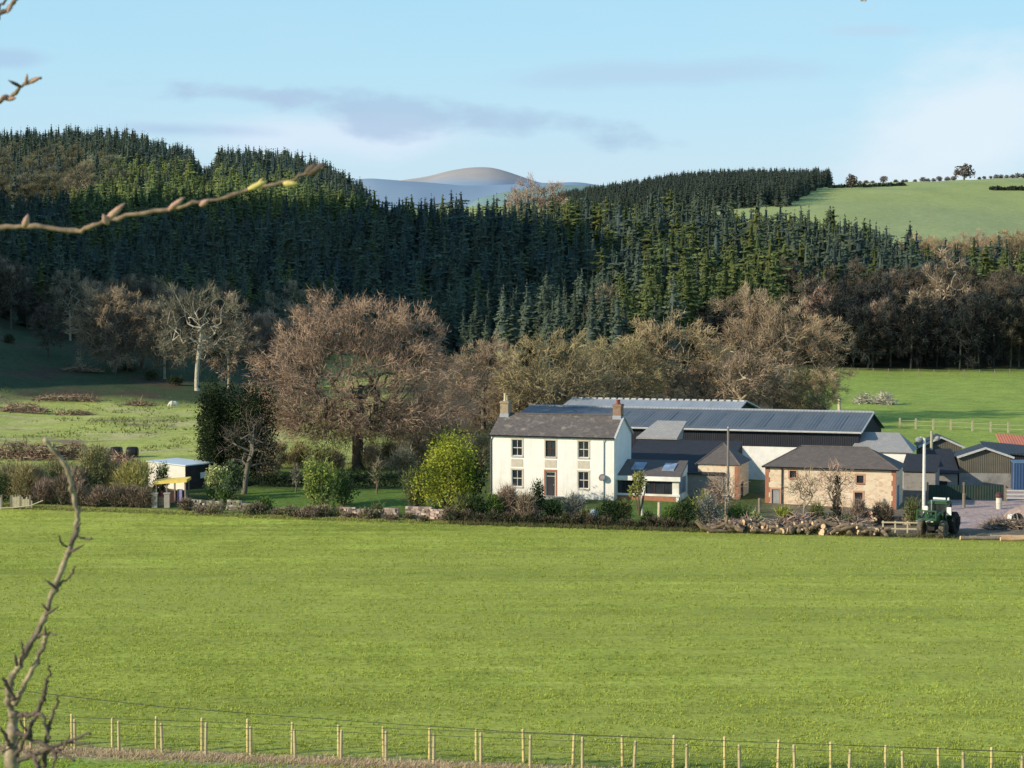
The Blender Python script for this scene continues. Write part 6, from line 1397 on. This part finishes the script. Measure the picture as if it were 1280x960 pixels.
# ---- the dark yew and the bare tree with a curved trunk in front of it
r_ = np.random.default_rng(8); yl = []
for k in range(32):
    a = r_.uniform(0, 6.28); q = r_.uniform(.2, 1)**.5; x_ = 3.3*q*math.cos(a); y_ = 2.0*q*math.sin(a); hh = (10.9-.7*q+r_.uniform(-1.0, .3)); yl.append((x_, y_, hh*.5, .95, .95, hh*.5))
V, F, C = leaf_cloud(r_, yl, 38000, .11, (.045, .064, .03), (.018, .028, .016))
e = empty('yew_tree', G(295, 200, -.1), 0, 'tall dense dark green yew right of the cabin', 'tree'); b = MB(); b.tube([(0, 0, -.3), (.05, 0, 2), (0, .1, 6)], [.38, .3, .1], 8, 0, (.10, .07, .05)); b.build('trunk', m_bark, e); link_mesh('crown', npmesh('yew_crown', V, F, C, [m_leaf]), e)
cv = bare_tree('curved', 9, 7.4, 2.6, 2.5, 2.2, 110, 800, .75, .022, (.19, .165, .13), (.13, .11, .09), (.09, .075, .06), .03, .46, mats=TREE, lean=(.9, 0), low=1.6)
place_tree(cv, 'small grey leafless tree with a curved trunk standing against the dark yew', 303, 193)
# bare saplings before the steading
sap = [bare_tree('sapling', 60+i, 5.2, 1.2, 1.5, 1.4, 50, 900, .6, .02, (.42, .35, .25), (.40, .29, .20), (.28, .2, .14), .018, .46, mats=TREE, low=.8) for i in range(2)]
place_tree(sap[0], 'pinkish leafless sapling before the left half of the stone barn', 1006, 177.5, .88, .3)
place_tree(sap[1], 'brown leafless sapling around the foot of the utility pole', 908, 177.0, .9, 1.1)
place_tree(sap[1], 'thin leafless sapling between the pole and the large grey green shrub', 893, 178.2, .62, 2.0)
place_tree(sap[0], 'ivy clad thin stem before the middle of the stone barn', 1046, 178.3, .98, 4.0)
bush('ivy', 'dark ivy mass climbing the thin stem before the middle of the stone barn', 1047, 178.2, 1.3, 4.4, 700, .1, (.09, .115, .06), (.035, .05, .03), 190, lobes=[(0, 0, 1.2, .5, .4, 1.2), (.05, 0, 2.6, .38, .35, 1.0), (.1, 0, 3.7, .25, .25, .6)], cat='ivy')
e = bush('young_tree', 'young yellow green tree with a forked pale stem before the garden room', 800, 181.5, 1.9, 4.2, 620, .12, (.36, .36, .10), (.18, .2, .06), 191, lobes=[(-.1, 0, 3.4, .62, .55, .62), (-.45, 0, 2.3, .6, .5, .7), (.05, 0, 2.6, .4, .4, .4), (.3, 0, 2.9, .35, .3, .3)], twigs=80, cat='tree')
b = MB(); b.tube([(.25, 0, 0), (.22, 0, 1.2), (.18, 0, 2.4)], [.11, .1, .06], 7, 0, (.62, .58, .48)); b.build('trunk', m_bark, e)
b = MB(); b.lathe([(.17, -.3), (.16, .9), (.14, 1.5), (.17, 1.55), (.02, 1.58)], 8); o = b.build('post', m_cream); o.location = G(825, 179.0); tag(o, 'pale wooden post in the garden before the garden room', 'post')

# ================================================================== grass
def grass_mass(name, X, Y, h, w, tone, seed, lean=.35, nb=3):
    r = np.random.default_rng(seed); n = len(X); X = np.repeat(X, nb)+r.normal(size=n*nb)*.05; Y = np.repeat(Y, nb)+r.normal(size=n*nb)*.05; h = np.repeat(h, nb)*r.uniform(.6, 1.25, n*nb); w = np.repeat(w, nb); tone = np.repeat(tone, nb, 0)
    n = len(X); Z = ground(X, Y)-.02; a = r.uniform(0, 6.283, n); S = np.stack([np.cos(a), np.sin(a), 0*a], 1)*w[:, None]; L = np.stack([r.normal(size=n)*lean+.12, r.normal(size=n)*lean, np.ones(n)], 1); L *= h[:, None]
    P = np.stack([X, Y, Z], 1); V = np.stack([P-S, P+S, P+L], 1).reshape(-1, 3); F = np.arange(n*3).reshape(-1, 3)
    c = tone*r.uniform(.75, 1.25, (n, 1)); C = np.stack([c*.75, c*.75, c*1.15], 1).reshape(-1, 3)
    o = link_mesh(name, npmesh(name, V, F, np.clip(C, .004, 1), [m_grass])); return o
r = np.random.default_rng(21)
n = 170000; u = r.uniform(-60, 1340, n); Yv = 84+(186-84)*r.uniform(0, 1, n)**1.5; Xv = (u-640)*Yv/FL
ok = (Yv < edge_y(Xv)-.2); Xv, Yv = Xv[ok], Yv[ok]
patch = 1.1*vnoise(Xv/.9+.2*Yv, Yv/.8, 71)+.5*vnoise(Xv/16, Yv/4, 72); keep = r.uniform(size=len(Xv)) < .5+.5*patch; Xv, Yv, patch = Xv[keep], Yv[keep], patch[keep]
k = np.clip(.5+.5*patch, 0, 1)[:, None]; t = np.array([.46, .51, .10])*k+np.array([.315, .37, .064])*(1-k); t = t*r.uniform(.8, 1.2, (len(t), 1))
o = grass_mass('field_grass', Xv, Yv, r.uniform(.07, .15, len(Xv)), r.uniform(.02, .04, len(Xv)), t, 1); tag(o, 'young green crop covering the broad field', 'grass', kind='stuff')
n = 9000; u = r.uniform(-80, 1000, n); f0 = 93.9-.00576*(u-84)-1.5+r.normal(size=n)*.42+.2; t = np.array([[.70, .54, .36]])*r.uniform(.7, 1.2, (n, 1)); ok = r.uniform(size=n) < np.interp(u, [-80, 500, 800, 950], [1, .8, .4, .03])
o = grass_mass('dry_grass', ((u-640)*f0/FL)[ok], f0[ok], r.uniform(.08, .26, n)[ok], np.full(n, .02)[ok], t[ok], 2, .6); tag(o, 'strip of dead straw coloured grass along the fences', 'grass', kind='stuff')
n = 26000; u = r.uniform(-60, 1340, n); Yv = r.uniform(205, 312, n); Xv = (u-640)*Yv/FL; c_ = vnoise(Xv/5, Yv/5, 81)+.5*vnoise(Xv/1.7, Yv/1.7, 82); ok = (c_ > .15) & (u < 640); Xv, Yv, c_ = Xv[ok], Yv[ok], c_[ok]
t = np.where((r.uniform(size=len(Xv)) < .5)[:, None], np.array([[.33, .32, .13]]), np.array([[.15, .19, .055]]))
o = grass_mass('tussock_grass', Xv, Yv, r.uniform(.2, .5, len(Xv))*np.clip(c_+.5, .4, 1.4), np.full(len(Xv), .05), t, 3, .4); tag(o, 'rough tussocks and rushes over the left pasture', 'grass', kind='stuff')
n = 14000; u = r.uniform(-60, 1340, n); Xv = (u-640)*176/FL; Yv = edge_y(Xv)+r.normal(size=n)*.45+.3; ok = (u < 990) | (r.uniform(size=n) < .25); t = np.where((u < 560)[:, None], np.array([[.43, .46, .11]]), np.array([[.14, .17, .05]]))*r.uniform(.6, 1.3, (n, 1)); br_ = r.uniform(size=n) < .4; t[br_] = np.array([.26, .21, .13])*r.uniform(.7, 1.2, (br_.sum(), 1))
o = grass_mass('verge_grass', Xv[ok], Yv[ok], (r.uniform(.12, .38, n)*np.where(u < 560, .6, 1))[ok], np.full(n, .03)[ok], t[ok], 4, .4); tag(o, 'uncut grass along the far edge of the field', 'grass', kind='stuff')

# ================================================================== foreground branches
m_fg = M('young_bark', (.47, .38, .25), (.17, .13, .09), 60, .8, .2, stretch=(1, 1, 1), bstr=.4, bdist=.002, c3=(.13, .10, .085), s3=22); m_fgo = M('brown_bark', (.33, .235, .155), (.14, .10, .07), 60, .8, .2, bstr=.4, bdist=.002, c3=(.10, .075, .06), s3=20); m_fgd = M('dark_twig', (.17, .125, .10), (.10, .075, .06), 50, .8, .2); m_bud = M('pink_bud', (.52, .34, .25), (.40, .22, .17), 60, .7, .2); m_budy = M('yellow_bud', (.66, .56, .20), (.48, .38, .12), 60, .7, .2)
def smooth_path(pts, sub=5):
    P = [Vector(p) for p in pts]; out = []
    for i in range(len(P)-1):
        a, b_, c, d = P[max(i-1, 0)], P[i], P[i+1], P[min(i+2, len(P)-1)]
        for k in range(sub):
            t = k/sub; out.append(.5*((2*b_)+(-a+c)*t+(2*a-5*b_+4*c-d)*t*t+(-a+3*b_-3*c+d)*t**3))
    return out+[P[-1]]
class Sprig:
    def __init__(s, org): s.org = org; s.rr = random.Random(4)
    def branch(s, pts, Y0, Y1, w0, w1, name, mat, parent, knots=True):
        n = len(pts); w = [Vector(PT(p[0], p[1], Y0+(Y1-Y0)*i/(n-1)))-s.org for i, p in enumerate(pts)]; sp = smooth_path(w, 5); m = len(sp)
        rad = [(w0+(w1-w0)*i/(m-1))*(1+(.3 if (knots and i % 5 == 0) else 0)+.09*s.rr.gauss(0, 1))*3.0/FL/2 for i in range(m)]
        sp = [p+Vector((s.rr.gauss(0, .0011), s.rr.gauss(0, .0011), s.rr.gauss(0, .0011))) for p in sp]
        b = MB(); b.tube(sp, rad, 10); return b.build(name, mat, parent, True)
    def bud(s, p, q, Y, w, mat, parent, name='bud'):
        a = PT(p[0], p[1], Y)-s.org; c = PT(q[0], q[1], Y-.01)-s.org; b = MB(); r_ = w*3.0/FL/2
        b.tube([a, a.lerp(c, .3), a.lerp(c, .65), c], [r_*.6, r_, r_*.8, r_*.15], 7); return b.build(name, mat, parent, True)
org = Vector((W(8, 3), 3, gz(W(8, 3), 3))); sp_ = empty('sapling', org, 0, 'pale knotty bare sapling standing close in the lower left corner', 'tree'); S = Sprig(org)
trunk = S.branch([(2, 1900), (4, 1500), (9, 1150), (11, 1010), (8, 960), (9, 920), (10, 895)], 3.0, 3.0, 26, 12, 'trunk', m_fg, sp_)
S.branch([(9, 900), (4, 880), (6, 866), (10, 848), (18, 836), (32, 810), (50, 777), (66, 738), (82, 694), (91, 664), (93, 640), (88, 614), (84, 592), (70, 570), (52, 548)], 3.0, 2.92, 8.5, 5, 'branch', m_fg, sp_)
S.branch([(13, 884), (26, 858), (40, 830), (50, 808), (54, 798)], 2.99, 2.95, 7, 5, 'branch', m_fg, sp_)
S.branch([(12, 898), (24, 898), (38, 897), (46, 884), (50, 868), (53, 856)], 3.0, 2.97, 6, 5, 'branch', m_fgd, sp_)
for pts in ([(10, 918), (28, 927), (48, 937), (66, 945), (88, 956)], [(16, 956), (36, 950), (56, 941), (80, 932), (108, 921)], [(30, 924), (34, 908), (44, 897), (52, 912), (54, 930)], [(52, 934), (55, 915), (59, 902), (61, 892)], [(14, 950), (26, 925), (34, 905)], [(48, 962), (52, 946), (60, 944), (64, 952), (58, 966)], [(8, 940), (0, 925), (-8, 915)], [(12, 878), (2, 858), (-2, 852)], [(24, 990), (38, 966), (46, 950)], [(30, 945), (36, 956), (42, 968)]):
    S.branch(pts, 2.98, 2.95, 6, 3, 'twig', m_fgd, sp_)
for p, q, w_ in (((52, 772), (70, 760), 4), ((83, 692), (103, 682), 4), ((67, 738), (52, 726), 4), ((90, 666), (99, 654), 4), ((16, 836), (13, 820), 5), ((52, 798), (52, 785), 4), ((92, 642), (100, 632), 3), ((56, 766), (47, 756), 3)): S.bud(p, q, 2.95, w_, m_fgd, sp_, 'spur')
for pts in ([(90, 668), (104, 676), (112, 674)], [(70, 732), (84, 722), (90, 712)], [(86, 690), (74, 680), (70, 672)], [(40, 800), (58, 794), (66, 798)], [(20, 836), (24, 818), (22, 806)], [(53, 858), (57, 846), (56, 836)], [(60, 893), (66, 884), (66, 874)], [(84, 600), (92, 590), (94, 582)], [(80, 934), (96, 934), (112, 940)], [(36, 950), (44, 970), (46, 985)], [(20, 926), (10, 940), (-4, 946)], [(66, 945), (76, 938), (80, 926)], [(30, 924), (20, 908), (22, 896)]):
    S.branch(pts, 2.97, 2.93, 3.4, 1.8, 'twig', m_fgd, sp_)
org2 = Vector((W(-700, 3.2), 3.2, gz(W(-700, 3.2), 3.2)-.05)); ov = empty('overhanging_tree', org2, 0, 'bare budding tree whose thin branches reach in from the upper left', 'tree'); S2 = Sprig(org2)
S2.branch([(-700, 2300), (-690, 1500), (-660, 900), (-640, 400), (-620, -100), (-600, -500)], 3.2, 3.1, 90, 40, 'trunk', m_fg, ov)
S2.branch([(-655, 700), (-420, 420), (-200, 300), (-60, 288), (0, 284), (45, 283), (95, 289), (112, 284), (150, 273), (205, 264), (240, 255), (290, 245), (325, 233), (358, 228), (385, 217), (404, 208)], 3.15, 2.95, 7, 3.4, 'branch', m_fgo, ov)
S2.branch([(-640, 350), (-300, 230), (-80, 160), (-20, 139), (4, 129), (22, 118), (38, 106), (54, 98)], 3.15, 2.98, 8, 3, 'branch', m_fgo, ov)
S2.branch([(-630, 150), (-300, 80), (-60, 48), (-8, 30), (8, 19), (22, 7), (38, -12)], 3.15, 2.98, 8, 4, 'branch', m_fgo, ov)
S2.branch([(-610, -300), (-200, -520), (400, -420), (900, -160), (1060, -22), (1075, 2)], 3.1, 2.98, 26, 4, 'branch', m_fg, ov)
S2.branch([(-10, 32), (2, 14), (14, 2), (28, -14)], 3.0, 2.98, 4, 3, 'twig', m_fgd, ov)
for p, q, w_, mt in (((32, 284), (37, 268), 9, m_bud), ((136, 280), (130, 268), 9, m_bud), ((134, 276), (158, 254), 9, m_bud), ((212, 263), (232, 247), 8, m_bud), ((252, 257), (262, 250), 8, m_bud), ((312, 237), (335, 227), 8, m_budy), ((322, 234), (330, 223), 6, m_budy), ((356, 230), (374, 230), 8, m_budy), ((386, 218), (408, 205), 12, m_fgd), ((384, 216), (396, 206), 9, m_fgd),
        ((14, 122), (4, 124), 7, m_bud), ((36, 108), (38, 94), 5, m_bud), ((30, 110), (14, 102), 5, m_fgd), ((38, 106), (56, 98), 6, m_bud), ((12, 126), (24, 124), 6, m_bud), ((20, 8), (14, 20), 6, m_bud), ((1076, -4), (1078, 5), 7, m_bud)):
    S2.bud(p, q, 2.96, w_, mt, ov)
